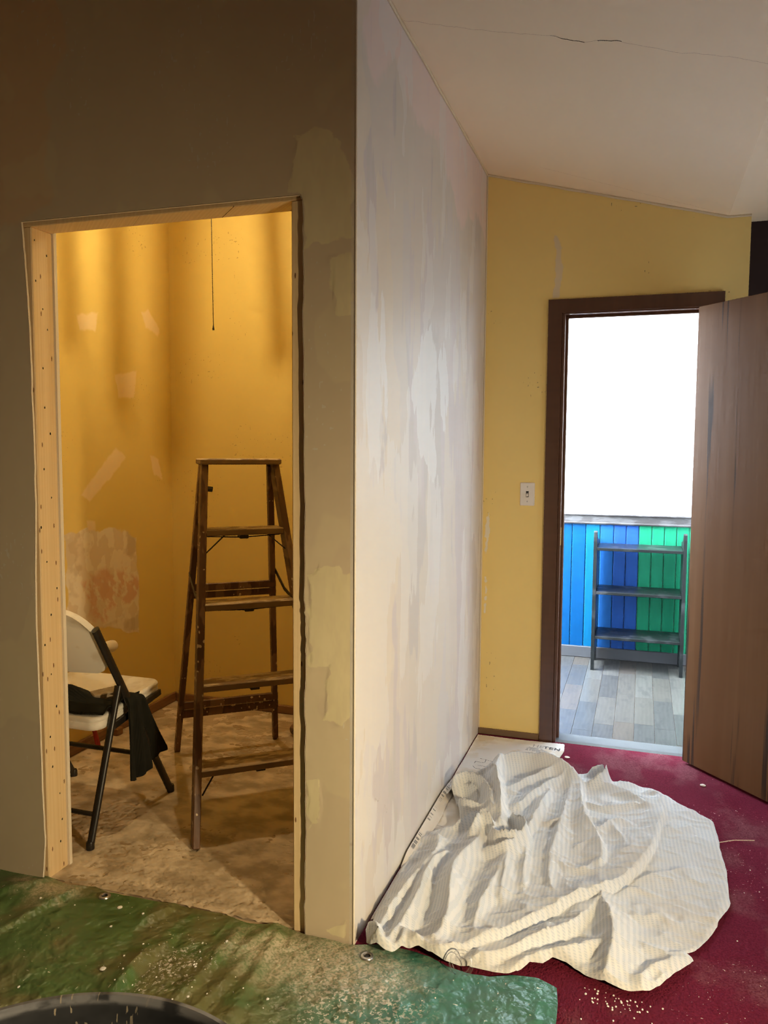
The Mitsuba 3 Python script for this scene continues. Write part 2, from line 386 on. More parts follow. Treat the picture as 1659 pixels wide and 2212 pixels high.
def carpet(p, n, uv):
    a = fbm(p.x * 260, p.y * 260, 1.0, 2)
    b = fbm(p.x * 5, p.y * 5, 2.0, 4)
    c = mix([.066, .005, .013], [.155, .015, .034], .65 * a + .35 * b)
    dust = smoothstep(.52, .75, fbm(p.x * 9, p.y * 7, 4.0, 4)) * a
    c = mix(c, [.34, .20, .20], .28 * dust)
    fleck = smoothstep(.95, .96, noise(p.x * 220, p.y * 220, 2.0)) * smoothstep(.55, .7, noise(p.x * 6, p.y * 6, 5.0))
    return mix(c, [.72, .66, .60], .8 * fleck)
mat('m_carpet', proc(carpet), .95, .1, lambda p, n, uv: .004 * fbm(p.x * 240, p.y * 240, 1.0, 2), 1.0, 1e-3)
def tarp_col(p, n, uv):
    u, v = p.x, p.y
    weave = .5 + .25 * dr.sin(u * 2400) + .25 * dr.sin(v * 2400)
    blue = smoothstep(-1.0, -.55, u + .18 * (fbm(u * 5, v * 5, 2.0, 3) - .5))
    c = mix(mix([.045, .098, .026], [.085, .155, .048], fbm(u * 14, v * 14, 1.0, 4)), mix([.028, .115, .075], [.06, .20, .145], fbm(u * 14, v * 14, 1.0, 4)), blue)
    muddy = smoothstep(.46, .66, fbm(u * 7 + 1, v * 7, 6.0, 5))
    c = mix(c, [.15, .125, .055], .68 * muddy * (1 - .85 * blue))
    c = c * (.80 + .40 * fbm(u * 30, v * 30, 12.0, 4))
    d1 = 1 - smoothstep(.05, .30, dr.sqrt(dr.square((u + .78) * .8) + dr.square((v - 1.87) * 1.5)) + .20 * (fbm(u * 22, v * 22, 3.0, 4) - .5))
    d2 = 1 - smoothstep(.02, .26, dr.sqrt(dr.square(u + .62) + dr.square((v - 1.74) * 1.2)) + .22 * (fbm(u * 40, v * 40, 7.0, 4) - .5))
    d3 = 1 - smoothstep(.02, .16, dr.sqrt(dr.square(u + 1.72) + dr.square((v - 1.93) * 1.6)) + .22 * (fbm(u * 30, v * 30, 5.0, 4) - .5))
    d4 = 1 - smoothstep(.01, .10, dr.sqrt(dr.square(u + 1.14) + dr.square((v - 1.72) * .9)) + .20 * (fbm(u * 60, v * 60, 8.0, 3) - .5))
    grain = smoothstep(.35, .60, fbm(u * 240, v * 240, 4.0, 3))
    c = mix(c, [.55, .47, .34], .85 * dr.maximum(d1, .7 * d3) * (.45 + .55 * grain))
    c = mix(c, [.66, .62, .55], .85 * dr.maximum(d2, d4) * grain * smoothstep(.46, .62, fbm(u * 130, v * 130, 9.0, 3)))
    fl = smoothstep(.955, .965, noise(u * 150, v * 120, 2.0)) * smoothstep(.5, .62, noise(u * 5, v * 5, 5.0))
    c = mix(c, [.72, .67, .55], .85 * fl)
    return c * (.85 + .3 * weave)
def tarp_bump(p, n, uv):
    return .007 * (1 - dr.abs(2 * fbm(p.x * 16, p.y * 16, 1.0, 5) - 1)) + .004 * fbm(p.x * 50, p.y * 50, 2.0, 4)
mat('m_tarp', proc(tarp_col), .36, .5, tarp_bump, 1.0, 2e-3)
def sheet_col(p, n, uv):
    s = uv.x + .012 * fbm(uv.x * 6, uv.y * 4, 1.0, 2)
    st = smoothstep(-.5, .5, dr.sin(s * (2 * math.pi / .0128)))
    da = smoothstep(-.6, .6, dr.sin(uv.y * (2 * math.pi / .0075) + 3.1 * dr.floor(s / .0128)))
    c = mix([.665, .675, .675], [.535, .575, .61], st * (.30 + .70 * da))
    return mix(c, [.60, .55, .47], .30 * smoothstep(.56, .75, fbm(uv.x * 7, uv.y * 7, 5.0, 4)))
def sheet_bump(p, n, uv):
    s = uv.x + .012 * fbm(uv.x * 6, uv.y * 4, 1.0, 2)
    st = .5 + .5 * dr.sin(s * (2 * math.pi / .0128))
    return .0008 * st * (.5 + .5 * dr.sin(uv.y * (2 * math.pi / .0075) + 6 * noise(s * 78, 2.0))) + .003 * fbm(uv.x * 30, uv.y * 44, 2.0, 4)
mat('m_sheet', proc(sheet_col), .85, .2, sheet_bump, 1.0, 8e-4)

# ------------------------------------------------------------------ setting: main room
st = lambda k, l: tag(k, l, kind='structure')
add('floor', prism([(-3.7, -2.7), (2.5, -2.7), (2.5, 3.86), (XW - .004, 3.86), (XW - .004, 1.950), (-3.7, 1.950)], -.05, 0), 'm_carpet'); st('floor', 'dark red short pile carpet dusted with white specks')
v = np.array([(x, y, ceil_z(x) + dz) for dz in (0, .1) for y in (-2.7, 3.95) for x in (-3.7, XK, 2.5)])
f = []
for b in (0, 6):
    for q in ((0, 1, 4, 3), (1, 2, 5, 4)):
        a = [i + b for i in q]
        f.append(a[::-1] if b == 0 else a)
for q in ((0, 1, 7, 6), (1, 2, 8, 7), (4, 3, 9, 10), (5, 4, 10, 11), (3, 0, 6, 9), (2, 5, 11, 8)): f.append(list(q))
add('ceiling', (v, f), 'm_ceiling'); st('ceiling', 'cream plaster ceiling sloping down to the right with a long crack')
g = np.random.default_rng(3)
LE = [(-1.787,2.049),(-1.779,1.939),(-1.773,1.829),(-1.768,1.72),(-1.767,1.623),(-1.764,1.4),(-1.766,1.188),(-1.776,.871),(-1.772,.519),(-1.771,.309),(-1.766,.128),(-1.777,.016),(-1.777,0)]
RE = [(-.867,0),(-.868,.168),(-.864,.30),(-.866,.437),(-.866,.702),(-.8635,.80),(-.8635,.884),(-.867,.961),(-.867,1.34),(-.869,1.71),(-.869,1.926),(-.870,2.030),(-.877,2.046)]
def jag(P, n, amp, sd):
    gg = np.random.default_rng(sd); P = np.array(P)
    t = np.linspace(0, len(P) - 1, n); i = np.minimum(t.astype(int), len(P) - 2); fr = (t - i)[:, None]
    Q = P[i] * (1 - fr) + P[i + 1] * fr
    Q[1:-1, 0] += gg.normal(0, amp, n - 2)
    return [tuple(q) for q in Q]
LEj, REj = jag(LE, 70, .0006, 1), jag(RE, 90, .0011, 2)
wall_poly = [(-3.6, 0)] + [(-3.6, ceil_z(-3.6)), (XW, ceil_z(XW)), (XW, 0)] + REj + LEj
tag('wall_front', kind='structure', label='taupe drywall partition with pale compound patches around an unfinished doorway')
add('wall_front__drywall', prism(wall_poly, YG, YG + .0065, 'y'), 'm_grey_wall')
edge = REj + LEj
def ribbon(P, y0, y1, out):
    P = np.array(P); n = len(P)
    V = np.vstack([np.column_stack([P[:, 0], np.full(n, y), P[:, 1]]) for y in (y0, y1)])
    F = [[i, i + 1, n + i + 1, n + i] for i in range(n - 1)]
    return V, F
c = Polygon([(x, z) for x, z in edge])
R2 = [tuple(q) for q in np.array(edge)]
off = np.array(edge) + np.where(np.array(edge)[:, :1] < -1.3, [[.0015, 0]], [[-.0015, 0]])
off[:, 1] -= np.where(np.array(edge)[:, 1] > 2.03, .0015, 0)
add('wall_front__drywall_edge', ribbon(off, YG - .0004, YG + .0066, 1), 'm_gypsum'); tag('wall_front__drywall_edge', 'cut white gypsum edge of the drywall')
st_l = box(-1.801, -1.763, 1.988, 2.076, 0, 2.037, .003)
add('wall_front__stud', st_l, 'm_pine'); add('wall_front__stud', box(-1.840, -1.802, 1.988, 2.076, 0, 2.2), 'm_pine')
add('wall_front__stud', box(-.911, -.873, 1.988, 2.076, 0, 2.037, .003), 'm_pine'); add('wall_front__stud', box(-.872, -.834, 1.988, 2.076, 0, 2.2), 'm_pine')
add('wall_front__header', box(-1.802, -.872, 1.990, 2.076, 2.037, 2.19, .002), 'm_pine'); tag('wall_front__header', 'pine header beam over the doorway')
add('wall_front__furring_strip', cat(box(-1.90, -1.806, YG + .0066, 1.988, 0, 2.09), box(-.86, -.735, YG + .0066, 1.988, 0, 2.09), box(-1.90, -.735, YG + .0066, 1.988, 2.062, 2.3)), 'm_paper_brown')
inner = [(XC, 0), (XC, 2.62), (-.85, 2.62), (-.85, 0), (-.905, 0), (-.905, 2.043), (-1.758, 2.043), (-1.758, 0)]
add('wall_front__inner_drywall', prism(inner, 2.077, 2.090, 'y'), 'm_gypsum')
for i in range(22):   # screw heads and nail dimples on the visible left stud face
    z = [2.00,1.965,1.88,1.80,1.74,1.62,1.5,1.42,1.31,1.22,1.13,1.02,.93,.85,.76,.66,.55,.46,.36,.26,.17,.10][i]
    y = 1.995 + .07 * g.random()
    s = trimesh.creation.icosphere(1, .0022 + .0016 * g.random()); s.apply_scale([.25, .8, 1.2]); s.apply_translation([-1.7628, y, z])
    add('wall_front__screw', s, 'm_black_metal')
add('wall_side', box(XW - .013, XW, YG, YY + .01, 0, ceil_z(XW) + .003), 'm_white_wall'); st('wall_side', 'long partition skimmed with white and pinkish joint compound')
add('wall_side__corner_bead', tube([(XW + .0005, YG - .0005, .0), (XW + .0005, YG - .0005, 2.64)], .0028, 8), 'm_gypsum')
yl = [(XW - .02, 0), (-.366, 0), (-.366, 2.012), (.254, 2.012), (.254, 0), (.406, 0), (.406, ZK), (XK, ZK), (XW - .02, ceil_z(XW - .02))]
add('wall_back', prism(yl, YY, 3.856, 'y'), 'm_yellow_wall'); st('wall_back', 'mustard yellow wall with the open door and a slanted top edge')
add('wall_recess', box(.405, 1.55, 3.856, 3.866, 0, ZK + .02), 'm_maroon'); st('wall_recess', 'very dark maroon wall of the recess behind the open door')
WX = 1.5
add('wall_right', prism(Polygon([(-2.65, 0), (3.86, 0), (3.86, ZK + .05), (-2.65, ZK + .05)], [[(2.05, .30), (3.40, .30), (3.40, 1.60), (2.05, 1.60)]]), WX, WX + .08, 'x'), 'm_room'); st('wall_right', 'plain cream wall on the right with a low window, outside the picture')
tag('window_2', kind='structure', label='low window of the right wall letting in daylight, outside the picture')
add('window_2__frame', cat(*[box(WX + .01, WX + .06, *q) for q in ((2.05, 2.09, .30, 1.60), (3.36, 3.40, .30, 1.60), (2.05, 3.40, .30, .34), (2.05, 3.40, 1.56, 1.60), (2.71, 2.74, .30, 1.60))]), 'm_plain_white')
pane = trimesh.Trimesh([(WX + .05, 2.05, .30), (WX + .05, 2.05, 1.60), (WX + .05, 3.40, 1.60), (WX + .05, 3.40, .30)], [[0, 1, 2], [0, 2, 3]], process=False)
if pane.face_normals[0][0] > 0: pane.invert()
k = add('window_2__pane', pane, 'm_plain_white')
scene[k]['emitter'] = {'type': 'area', 'radiance': {'type': 'rgb', 'value': SIDE_PANE}}
add('wall_near', prism([(-3.6, 0), (1.58, 0), (1.58, ZK), (XK, ZK), (-3.6, ceil_z(-3.6))], -2.65, -2.6, 'y'), 'm_room'); st('wall_near', 'plain cream wall behind the camera')
add('wall_left', box(-3.65, -3.6, -2.65, 1.99, 0, ceil_z(-3.6)), 'm_room'); st('wall_left', 'plain cream wall on the far left, outside the picture')
P0, P1 = np.array([XW, YY - .004, ceil_z(XW) - .004]), np.array([XK, YY - .004, ZK - .004])
add('trim_1', cat(tube([P0 + (P1 - P0) * t + [0, .001 * math.sin(17 * t), .0012 * math.sin(31 * t)] for t in np.linspace(0, 1, 30)], .0065, 8), tube([P1, [.406, YY - .004, ZK - .004]], .006, 8)), 'm_trim_white', True)
st('trim_1', 'painted caulk bead along the slanted top of the yellow wall')
add('trim_2', tube([(XW + .003, YG + .02 + (YY - YG - .03) * t, ceil_z(XW) - .004 + .002 * math.sin(23 * t)) for t in np.linspace(0, 1, 40)], .005, 8), 'm_trim_white', True)
st('trim_2', 'caulk bead where the white partition meets the ceiling')
add('trim_3', tube([(XW + .003, YY - .003, z) for z in np.linspace(.03, 2.64, 12)], .004, 8), 'm_trim_white', True)
st('trim_3', 'caulk bead down the corner of the white and yellow walls')
add('baseboard_back', box(XW, -.427, YY - .010, YY, 0, .030, .003), 'm_paper_brown'); st('baseboard_back', 'low bare wood strip at the foot of the yellow wall')

# ------------------------------------------------------------------ setting: closet
add('wall_closet_left', box(XC - .02, XC, 2.077, YC + .02, 0, 2.64), 'm_closet_wall'); st('wall_closet_left', 'orange yellow closet wall with pale repair patches and scraped plaster')
add('wall_closet_back', box(XC - .02, -.83, YC, YC + .02, 0, 2.64), 'm_closet_wall'); st('wall_closet_back', 'orange yellow wall at the back of the closet')
add('wall_closet_right', box(-.85, -.84, 2.077, YC + .02, 0, 2.64), 'm_closet_wall'); st('wall_closet_right', 'closet wall backing the white partition')
add('ceiling_closet', box(XC - .02, -.83, 2.07, YC + .02, 2.62, 2.64), 'm_plain_white'); st('ceiling_closet', 'white closet ceiling above the doorway')
mat('m_closet_trim', proc(lambda p, n, uv: mix([.13, .055, .018], [.23, .11, .04], fbm(p.x * 9 + p.y * 9, p.z * 120, 1.0, 3))), .5, .4)
add('baseboard_closet_left', box(XC, XC + .014, 2.09, YC, 0, .050, .004), 'm_closet_trim'); st('baseboard_closet_left', 'brown wood strip along the left closet wall')
add('baseboard_closet_back', box(XC + .014, -.85, YC - .014, YC, 0, .044, .004), 'm_closet_trim'); st('baseboard_closet_back', 'brown wood strip along the back closet wall')
def board_col(p, n, uv):
    j = dr.floor((p.y - 1.99) / .1417)
    a = fbm(p.x * 5 + j * 7, p.y * 90, 1.0, 4)
    c = mix([.25, .17, .09], [.40, .29, .17], a)
    return mix(c, [.47, .37, .25], .75 * smoothstep(.38, .60, fbm(p.x * 9, p.y * 16, 4.0, 5)))
mat('m_boards', proc(board_col), .8, .2, lambda p, n, uv: .0015 * fbm(p.x * 8, p.y * 110, 1.0, 4), 1.0, 2e-3)
tag('floor_closet', kind='structure', label='old brown floorboards of the closet under drywall dust')
add('floor_closet__joists', box(XC, -.76, 1.952, YC, -.05, -.02), 'm_paper_brown')
for j in range(12):
    y0 = 1.952 + j * .1447
    cut = [XC if j else -3.0, XC + .35 + 1.0 * g.random(), -.845 if j else -.735]
    for a, b in zip(cut[:-1], cut[1:]):
        dz = -.0006 * g.random()
        add('floor_closet__floorboard', box(a + .0009, b - .0009, y0 + .0010, min(y0 + .1437, YC), -.02, dz, .0014), 'm_boards')
def dust_z(x, y):
    q = np.stack([x, y, np.zeros_like(x)], -1)
    cover = .76 - .30 * np.clip((y - 2.4) / 1.0, 0, 1) + .5 * (meshkit.fbm(q * 4.5, 4, 2) - .5) + .45 * (meshkit.fbm(q * 14, 4, 9) - .5)
    cover += .25 * np.exp(-(((x + 1.25) / .25) ** 2 + ((y - 2.15) / .2) ** 2))
    rid = np.abs(meshkit.fbm(np.stack([x * 22 + y * 8, y * 40 - x * 10, 0 * x], -1), 4, 5) - .5)
    z = .0105 * (cover - .44) - .006 * np.exp(-(rid / .05) ** 2) * (meshkit.fbm(q * 6, 3, 12) > .5)
    return np.clip(z, -.004, .006)
dm, nb = sheet_mesh([(XC + .02, 1.992), (-.86, 1.992), (-.86, YC - .02), (XC + .02, YC - .02)], .0095, dust_z, 4)
mat('m_dust', proc(lambda p, n, uv: mix([.33, .255, .165], [.60, .49, .35], smoothstep(.25, .75, fbm(p.x * 13, p.y * 18, 1.0, 6)))), .95, .1,
    lambda p, n, uv: .007 * fbm(p.x * 70, p.y * 90, 1.0, 5), 1.0, 2e-3)
add('drywall_dust', dm, 'm_dust', True); tag('drywall_dust', 'pale drywall dust trodden over the closet floorboards', 'dust', kind='stuff')

# ------------------------------------------------------------------ setting: hallway behind the open door
HX0, HX1, HY0, HZ = -1.9, 1.3, 3.868, 2.5
mat('m_hall_white', (.86, .87, .86), .6)
tag('floor_hallway', kind='structure', label='grey brown vinyl plank floor of the hallway')
add('floor_hallway__underlay', box(HX0, HX1, 3.80, YF, -.03, -.004), 'm_paper_brown')
for k in range(5):
    def plank_col(p, n, uv, k=k):
        w = .022 * fbm(p.x * 14 + k * 5, p.y * 6, 1.0 + k, 3)
        ring = .5 + .5 * dr.sin((p.x + w) * 300 + 5 * fbm(p.x * 12, p.y * 5 + k, 3.0, 3))
        a = fbm(p.x * 60, p.y * 9, k + 2.0, 4)
        lo = ([.038, .036, .034], [.051, .046, .040], [.036, .034, .032], [.060, .056, .050], [.050, .041, .033])[k]
        c = mix(lo, [x * 1.40 for x in lo], .25 * ring + .75 * a)
        return mix(c, [.030, .030, .030], .35 * smoothstep(.54, .72, fbm(p.x * 34, p.y * 12, k + 7.0, 4)))
    mat(f'm_vinyl_{k}', proc(plank_col), .30, .5)
PW = .0975
for i in range(-10, 8):
    x0 = .0 + i * PW
    y = 3.84 - .46 * g.random()
    while y < YF - .02:
        a, b = max(y, 3.84), min(y + .46, YF)
        add('floor_hallway__plank', box(x0 + .0006, x0 + PW - .0006, a + .0006, b - .0006, -.004, 0, .0008), f'm_vinyl_{int(g.integers(5))}')
        y += .46
add('wall_hallway_far', box(HX0, HX1, YF, YF + .05, 0, HZ), 'm_hall_white'); st('wall_hallway_far', 'bright white hallway wall above blue and green panelling')
hues = ['azure', 'azure', 'cyan', 'sky', 'royal', 'royal', 'green', 'green', 'green', 'green']
BC = {'azure': (.0005, .055, .17), 'cyan': (.002, .10, .22), 'sky': (.012, .085, .28), 'royal': (.016, .068, .27), 'green': (.011, .19, .098)}
for h, c in BC.items(): mat('m_board_' + h, proc(lambda p, n, uv, c=c: mix([q * .92 for q in c], [q * 1.06 for q in c], fbm(p.x * 40, p.z * 4, 1.0, 3))), .45, .10)
xs = [-.522, -.428, -.340, -.249, -.163, -.085, -.006, .073, .150, .224, .30, .38, .46, .54]
xs = [-.522 - .09 * i for i in range(5, 0, -1)] + xs
hs = ['azure'] * 5 + hues + ['green'] * 4
for a, b, h in zip(xs[:-1], xs[1:], hs):
    add('wall_hallway_far__panel_board', prism([(a + .0012, YF), (b - .0012, YF), (b - .0012, YF - .010), (b - .0055, YF - .014), (a + .0055, YF - .014), (a + .0012, YF - .010)], .05, .90), 'm_board_' + h)
tag('wall_hallway_far__panel_board', 'azure blue tongue and groove board')
for i, h in enumerate(hs):
    k = 'wall_hallway_far__panel_board' + (f'_{i:03d}' if i else '')
    tag(k, {'azure': 'azure blue', 'cyan': 'bright cyan', 'sky': 'sky blue', 'royal': 'royal blue', 'green': 'emerald green'}[h] + ' tongue and groove board')
mat('m_rail', proc(lambda p, n, uv: mix([.045, .038, .037], [.085, .078, .078], smoothstep(.4, .6, fbm(p.x * 12, p.z * 40, 1.0, 4)))), .4, .5)
add('trim_4', cat(box(HX0, HX1, YF - .045, YF, .952, .962, .003), box(HX0, HX1, YF - .026, YF, .905, .952, .003), tube([(HX0, YF - .030, .903), (HX1, YF - .030, .903)], .010, 10)), 'm_rail', 40)
st('trim_4', 'dark grey chair rail capping the blue and green panelling')
mat('m_hall_base', (.055, .055, .06), .45, .5)
add('baseboard_hallway', box(HX0, HX1, YF - .028, YF, 0, .075, .004), 'm_hall_base'); st('baseboard_hallway', 'dark grey hallway baseboard')
near = [(HX0, 0), (-.366, 0), (-.366, 2.012), (.254, 2.012), (.254, 0), (HX1, 0), (HX1, HZ), (HX0, HZ)]
add('wall_hallway_near', prism(near, 3.868, 3.876, 'y'), 'm_hall_white'); st('wall_hallway_near', 'hallway side of the door wall')
add('wall_hallway_right', box(HX1, HX1 + .05, 3.86, YF, 0, HZ), 'm_hall_white'); st('wall_hallway_right', 'white end wall of the hallway')
add('ceiling_hallway', box(HX0, HX1, 3.86, YF, HZ, HZ + .05), 'm_hall_white'); st('ceiling_hallway', 'white hallway ceiling')
WY0, WY1, WZ0, WZ1 = 4.05, 5.20, 1.15, 2.30
wl = Polygon([(3.86, 0), (YF, 0), (YF, HZ), (3.86, HZ)], [[(WY0, WZ0), (WY1, WZ0), (WY1, WZ1), (WY0, WZ1)]])
add('wall_hallway_left', prism(wl, HX0 - .08, HX0, 'x'), 'm_hall_white'); st('wall_hallway_left', 'white hallway wall holding the daylight window')
tag('window_1', kind='structure', label='tall hallway window letting in bright daylight')
fr = [box(HX0 - .06, HX0 - .01, WY0, WY0 + .04, WZ0, WZ1), box(HX0 - .06, HX0 - .01, WY1 - .04, WY1, WZ0, WZ1), box(HX0 - .06, HX0 - .01, WY0, WY1, WZ0, WZ0 + .04),
      box(HX0 - .06, HX0 - .01, WY0, WY1, WZ1 - .04, WZ1), box(HX0 - .055, HX0 - .015, WY0, WY1, 1.72, 1.75)]
add('window_1__frame', cat(*fr), 'm_hall_white')
pane = trimesh.Trimesh([(HX0 - .05, WY0, WZ0), (HX0 - .05, WY1, WZ0), (HX0 - .05, WY1, WZ1), (HX0 - .05, WY0, WZ1)], [[0, 1, 2], [0, 2, 3]], process=False)
k = add('window_1__pane', pane, 'm_plain_white')
scene[k]['emitter'] = {'type': 'area', 'radiance': {'type': 'rgb', 'value': SKY_PANE}}

# ------------------------------------------------------------------ door frame and door
tag('door_1', kind='structure', label='brown veneered door standing open in a dark stained frame')
def cas(poly): return prism(poly, YY - .018, YY, 'y')
zt, zi = 2.058, 1.998
add('door_1__casing', cas([(-.427, 0), (-.366, 0), (-.366, zi), (-.427, zt)]), 'm_dark_wood')
add('door_1__casing', cas([(.254, 0), (.314, 0), (.314, zt), (.254, zi)]), 'm_dark_wood')
add('door_1__casing', cas([(-.427, zt), (-.366, zi), (.254, zi), (.314, zt)]), 'm_dark_wood')
add('door_1__jamb', box(-.366, -.352, YY - .008, 3.872, 0, 2.004, .002), 'm_dark_wood')
add('door_1__jamb', box(.240, .254, YY - .008, 3.872, 0, 2.004, .002), 'm_dark_wood')
add('door_1__jamb', box(-.352, .240, YY - .008, 3.872, 1.992, 2.006, .002), 'm_dark_wood')
add('door_1__stop', cat(box(-.352, -.341, 3.775, 3.81, 0, 1.992, .002), box(.229, .240, 3.775, 3.81, 0, 1.992, .002), box(-.341, .229, 3.775, 3.81, 1.980, 1.992, .002)), 'm_dark_wood')
mat('m_threshold', (.075, .078, .08), .5, .4)
add('door_1__threshold', prism([(3.735, 0), (3.75, .007), (3.84, .007), (3.86, 0)], -.352, .240, 'x'), 'm_threshold'); tag('door_1__threshold', 'pale worn threshold strip')
add('door_1__strike_plate', box(-.3522, -.3508, 3.745, 3.772, .935, 1.02), 'm_brass'); tag('door_1__strike_plate', 'brass strike plate')
ex = np.array([DD[0], DD[1], 0]); ex /= np.linalg.norm(ex); ey = np.array([-ex[1], ex[0], 0])
o = np.array([.207, 3.658, 0])
add('door_1__slab', frame_box(o, ex, ey, np.array([0, 0, 1.0]), (0, .585), (0, .035), (.012, 1.987), .0015), 'm_door'); tag('door_1__slab', 'flush brown door panel with dark grain streaks')
for z in (.25, 1.0, 1.75):
    q = o + ey * .038 - ex * .004
    add('door_1__hinge', tube([q + [0, 0, z - .045], q + [0, 0, z + .045]], .007, 10), 'm_brass')

# ------------------------------------------------------------------ light switch
t = tag('light_switch', 'white toggle switch plate on the yellow wall left of the door frame', 'light switch')
add('light_switch__plate', box(-.541, -.473, YY - .006, YY, 1.118, 1.226, .003), 'm_switch')
add('light_switch__slot', box(-.513, -.501, YY - .0068, YY - .004, 1.158, 1.186), 'm_black_metal')
add('light_switch__toggle', bar((-.507, YY - .003, 1.172), (-.507, YY - .017, 1.166), .008, .011, (1, 0, 0), .001), 'm_switch')
for z in (1.138, 1.206):
    s = trimesh.creation.icosphere(2, .0035); s.apply_scale([1, .4, 1]); s.apply_translation([-.507, YY - .0062, z])
    add('light_switch__screw', s, 'm_nickel')

# ------------------------------------------------------------------ bookshelf in the hallway
mat('m_shelf', proc(lambda p, n, uv: mix([.009, .010, .010], [.030, .031, .032], smoothstep(.5, .75, fbm(p.x * 14, p.y * 14, p.z * 14, 4)))), .33, .18)
mat('m_shelf_edge', (.10, .10, .10), .5, .4)
tag('open_shelf', 'black painted open shelf unit with three boards against the blue and green panelling', 'shelf unit')
for x in (-.262, .262):
    pr = [(5.075, 0), (5.098, 0), (5.11, .05), (5.32, .05), (5.33, 0), (5.352, 0), (5.352, .86), (5.34, .878), (5.10, .84), (5.082, .86), (5.075, .85)]
    pr = [(5.06, 0), (5.09, 0), (5.10, .06), (5.30, .06), (5.31, 0), (5.34, 0), (5.34, .80), (5.20, .82), (5.11, .872), (5.09, .878), (5.07, .870), (5.06, .84)]
    add('open_shelf__side_panel', prism(pr, x - .010, x + .010, 'x'), 'm_shelf')
for z in (.218, .500, .775):
    add('open_shelf__shelf', box(-.252, .252, 5.062, 5.340, z - .018, z, .002), 'm_shelf')

# ------------------------------------------------------------------ stepladder
LO = np.array([-1.41, 2.29, 0]); LD = np.array([.7741, .6331, 0]); LB = np.array([-.6331, .7741, 0]); UZ = np.array([0, 0, 1.0])
def LP(d, b, z): return LO + LD * d + LB * b + UZ * z
tag('stepladder', 'old brown wooden stepladder spattered with paint in the middle of the closet', 'stepladder')
K = .2846
add('stepladder__rail', bar(LP(-.001, .028, 0), LP(.100, .028 + K * 1.318, 1.318), .026, .062, LD, .003), 'm_ladder')
add('stepladder__rail', bar(LP(.500, .028, 0), LP(.371, .028 + K * 1.318, 1.318), .026, .062, LD, .003), 'm_ladder')
add('stepladder__top_cap', frame_box(LP(0, 0, 0), LD, LB, UZ, (.079, .388), (.345, .475), (1.316, 1.338), .004), 'm_tread')
for z in (.253, .531, .808, 1.075):
    a, b = .013 + .0752 * z, .481 - .0936 * z
    add('stepladder__tread', frame_box(LP(0, K * z, z), LD, LB, UZ, (a - .004, b + .004), (-.006, .098), (-.024, 0), .003), 'm_tread')
    m = (a + b) / 2
    add('stepladder__tension_rod', tube([LP(a, K * z + .045, z - .030), LP(m, K * z + .045, z - .037), LP(b, K * z + .045, z - .030)], .0022, 6), 'm_iron')
    add('stepladder__rod_block', frame_box(LP(m, K * z, z), LD, LB, UZ, (-.017, .017), (.02, .07), (-.040, -.024), .002), 'm_iron')
def brace(d0, z0, d1, z1): add('stepladder__brace', bar(LP(d0, K * z0 + .02, z0), LP(d1, K * z1 + .03, z1), .007, .004, LB, .0005), 'm_iron')
brace(.085, .985, .165, 1.052); brace(.400, .985, .325, 1.052); brace(.030, .165, .080, .230)
R0, R1 = (.040, .955), (.510, .955)
def rear(s, z):
    d0, d1 = (.046, .096) if s < 0 else (.503, .360)
    return LP(d0 + (d1 - d0) * z / 1.31, .955 + (.425 - .955) * z / 1.31, z)
for s in (-1, 1):
    add('stepladder__rear_rail', bar(rear(s, 0), rear(s, 1.315), .024, .034, LD, .003), 'm_ladder')
for z, h in ((.772, .026), (.806, .030), (.200, .036), (.243, .032)):
    add('stepladder__rear_slat', bar(rear(-1, z) - LD * .012 - LB * .012, rear(1, z) + LD * .012 - LB * .012, .018, h, LB, .002), 'm_ladder')
for s, dF in ((-1, .072), (1, .405)):
    A = rear(s, .865) + LD * s * .014
    B = LP(dF + s * .010, K * .80 + .03, .80)
    add('stepladder__spreader', bar(A, (A + B) / 2 - UZ * .018, .003, .018, LD, .0005), 'm_iron')
    add('stepladder__spreader', bar((A + B) / 2 - UZ * .018, B, .003, .016, LD, .0005), 'm_iron')
kn = tube([LP(.106, .36, 1.225), LP(.124, .36, 1.222)], .010, 12)
add('stepladder__knob', kn, 'm_black_metal', 40); tag('stepladder__knob', 'black knob on the left rail')

# ------------------------------------------------------------------ folding chair
tag('folding_chair', 'white plastic folding chair on a black steel frame beside the closet jamb', 'chair')
CX0, CX1 = -2.232, -1.763
FT, TP = np.array([2.679, 0.0]), np.array([2.212, .800])      # (y, z) of front foot and top of back upright
def up(t): return FT + (TP - FT) * t
for x in (CX1, CX0):
    a, b = up(.012), up(.945)
    add('folding_chair__upright', tube([(x, *(a + (b - a) * t)) for t in np.linspace(0, 1, 14)], .0105, 14, ry=.0165), 'm_black_metal', 50)
    add('folding_chair__leg', tube([(x, *(np.array([2.186, .012]) + np.array([.170, .515]) * t)) for t in np.linspace(0, 1, 8)], .0105, 12, ry=.0135), 'm_black_metal', 50)
    add('folding_chair__seat_rail', bar((x + (.004 if x < -2 else -.004), 2.33, .385), (x + (.004 if x < -2 else -.004), 2.62, .427), .010, .024, (1, 0, 0), .002), 'm_black_metal')
    for q in ((2.186, .006), (2.676, .006)):
        c = lathe([(0, -.006), (.0135, -.006), (.0145, .0), (.0138, .018), (.0115, .024), (0, .024)], 16, (x, *q))
        add('folding_chair__foot', c, 'm_black_metal', 50)
p = up(.235)
add('folding_chair__front_stretcher', tube([(CX0, *p), (CX1, *p)], .009, 12), 'm_black_metal', 50)
p = np.array([2.186, .012]) + np.array([.170, .515]) * .19
add('folding_chair__rear_stretcher', tube([(CX0, *p), (CX1, *p)], .008, 12), 'm_black_metal', 50)
